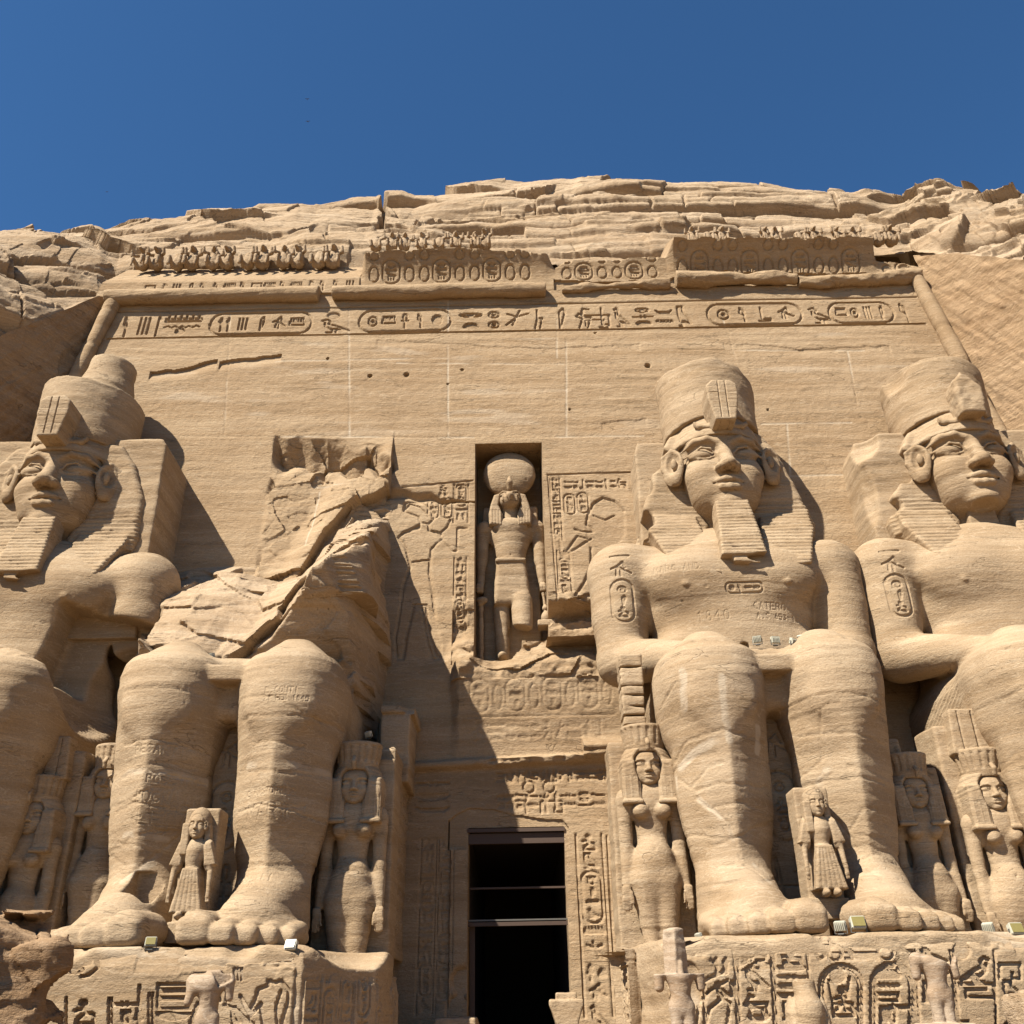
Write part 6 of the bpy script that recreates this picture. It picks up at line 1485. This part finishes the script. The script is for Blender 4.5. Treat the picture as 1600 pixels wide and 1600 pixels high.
# headless statue left
x, _, _ = at(322, 1600, 19.3); V = Vol((x - .6, 18.7, 0), (x + .6, 19.9, 2.75), .022); torso_v(V, x, 19.3, 1.25, .72, True, False); V.cone((x - .16, 19.25, 2.28), (x + .05, 19.25, 2.36), .17, .15, .08); V.box((x + .24, 19.05, 2.5), (.14, .25, .22), .02, .03, '-', rot=(0, -25, 20)); V.cone((x - .28, 19.25, 2.3), (x - .34, 19.2, 2.02), .10, .08, .05); V.box((x, 19.4, .63), (.4, .4, .64), .04, .04)
V.rough(.02, 2.5, 1, 5); vol_thing('headless_statue', 'pale headless standing statue before the left pedestal', 'statue', V, M_PALE, .012, 45)
# parapet block
V = Vol((8.3, 18.1, 0), (13.2, 19.4, 2.3), .04); V.box((10.8, 18.8, .95), (2.25, .42, .95), .06, .03); V.box((11.0, 18.75, 1.95), (1.95, .50, .12), .05, .03, rot=(0, -2.5, 0)); V.rough(.10, 1.2, 2.0, 4)
vol_thing('parapet_wall', 'low weathered parapet with projecting cap at the lower right', 'parapet', V, M_CLIFF, .03, 46)
# small altar pillar in the doorway and low block
V = Vol((.6, 26.4, 0), (2.4, 28.0, 2.75), .03); x, _, z = at(884, 1560, 27.2); V.box((x, 27.2, 1.1), (.26, .26, 1.15), .02, .02); V.prism([(x - .26, z - .62), (x + .26, z - .62), (x + .42, z - .16), (x + .42, z - .03), (x - .42, z - .03), (x - .42, z - .16)], 1, 26.8, 27.6, .03, .03); V.rough(.02, 3, 1, 1)
vol_thing('altar_pillar', 'small square altar pillar with flared top at the right side of the doorway', 'altar', V, M_ROCK, .012, 47)
x, _, z = at(712, 1590, 27.0); V = Vol((x - .9, 26.5, 0), (x + .8, 28.0, z + .3), .035); V.box((x, 27.2, z / 2), (.52, .5, z / 2), .05, .03); V.rough(.05, 2, 1, 9); vol_thing('stone_block', 'low shaded stone block at the left foot of the doorway', 'block', V, M_ROCK, .02, 48)
# fallen boulders lower left
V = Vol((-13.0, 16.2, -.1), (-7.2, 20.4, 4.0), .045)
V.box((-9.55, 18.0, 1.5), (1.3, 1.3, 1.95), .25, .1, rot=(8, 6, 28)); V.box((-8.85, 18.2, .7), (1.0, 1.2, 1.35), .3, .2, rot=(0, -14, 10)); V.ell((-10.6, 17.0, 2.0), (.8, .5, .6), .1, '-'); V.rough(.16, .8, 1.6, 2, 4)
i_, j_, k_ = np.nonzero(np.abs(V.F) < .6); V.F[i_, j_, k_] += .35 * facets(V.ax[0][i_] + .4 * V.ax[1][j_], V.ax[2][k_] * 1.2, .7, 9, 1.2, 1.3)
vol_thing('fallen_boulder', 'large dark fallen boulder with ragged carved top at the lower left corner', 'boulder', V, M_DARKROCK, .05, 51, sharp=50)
V = Vol((-12.2, 14.8, -.1), (-7.6, 17.4, 2.9), .045); V.box((-9.3, 16.0, .9), (.95, .8, 1.35), .3, .1, rot=(0, 18, 20)); V.rough(.14, .9, 1.6, 8, 4)
vol_thing('fallen_boulder', 'smaller sunlit boulder in front of the dark one at the left edge', 'boulder', V, M_CLIFF, .05, 52)
# masonry repair under the elbow of the bearded colossus
V = Vol((2.4, 24.0, 7.9), (4.2, 26.0, 10.6), .03); V.box((3.12, 25.2, 9.3), (.30, .45, 1.05), .05, .02)
R = random.Random(4); zc_ = 8.4
while zc_ < 10.0:
    V.box((3.12, 25.2, zc_), (.5, .6, .018), .005, .03, '-'); zc_ += R.uniform(.22, .42)
V.rough(.04, 1.5, 2, 3); vol_thing('masonry_prop', 'stack of small repair stones under the broken elbow of the bearded colossus', 'masonry', V, M_ROCK, .02, 53)
# wall stub beside the throne of the ruined colossus
V = Vol((-4.3, 26.6, 7.4), (-2.4, 29.4, 10.2), .04); V.box((-3.45, 28.0, 8.6), (.42, .95, 1.05), .03, .02); V.box((-3.4, 27.95, 9.62), (.50, 1.0, .14), .04, .02); V.ell((-3.0, 27.0, 9.7), (.3, .3, .2), .04, '-'); V.rough(.05, 1.2, 1.4, 2)
vol_thing('wall_stub', 'shaded square wall stub at the left end of the ledge over the door', 'wall stub', V, M_ROCK, .02, 54)
# birds high above the cliff
def bird(px, py, Y, sc, label):
    x, y, z = at(px, py, Y)
    v = [(-.5, 0, .10), (-.25, .06, .16), (-.25, -.08, .13), (0, .05, .0), (0, -.10, 0), (.25, .06, .16), (.25, -.08, .13), (.5, 0, .08), (0, .28, .0), (0, -.30, .02), (.05, 0, -.06), (-.05, 0, -.06)]
    f = [(0, 1, 2), (1, 3, 4, 2), (3, 5, 6, 4), (5, 7, 6), (3, 8, 10), (8, 3, 11), (4, 10, 9), (9, 11, 4), (3, 10, 4), (3, 4, 11)]
    o = build('bird', [(x + a * sc, y + b * sc, z + c * sc) for a, b, c in v], f, M_BIRD, smooth=False); tag(o, label, 'bird', 'birds in the sky')
bird(480, 155, 42, .32, 'tiny dark bird high in the sky, the higher one of a pair'); bird(481, 190, 42, .34, 'tiny dark bird high in the sky, the lower one of a pair'); bird(167, 300, 42, .22, 'faint distant bird above the left cliff edge')
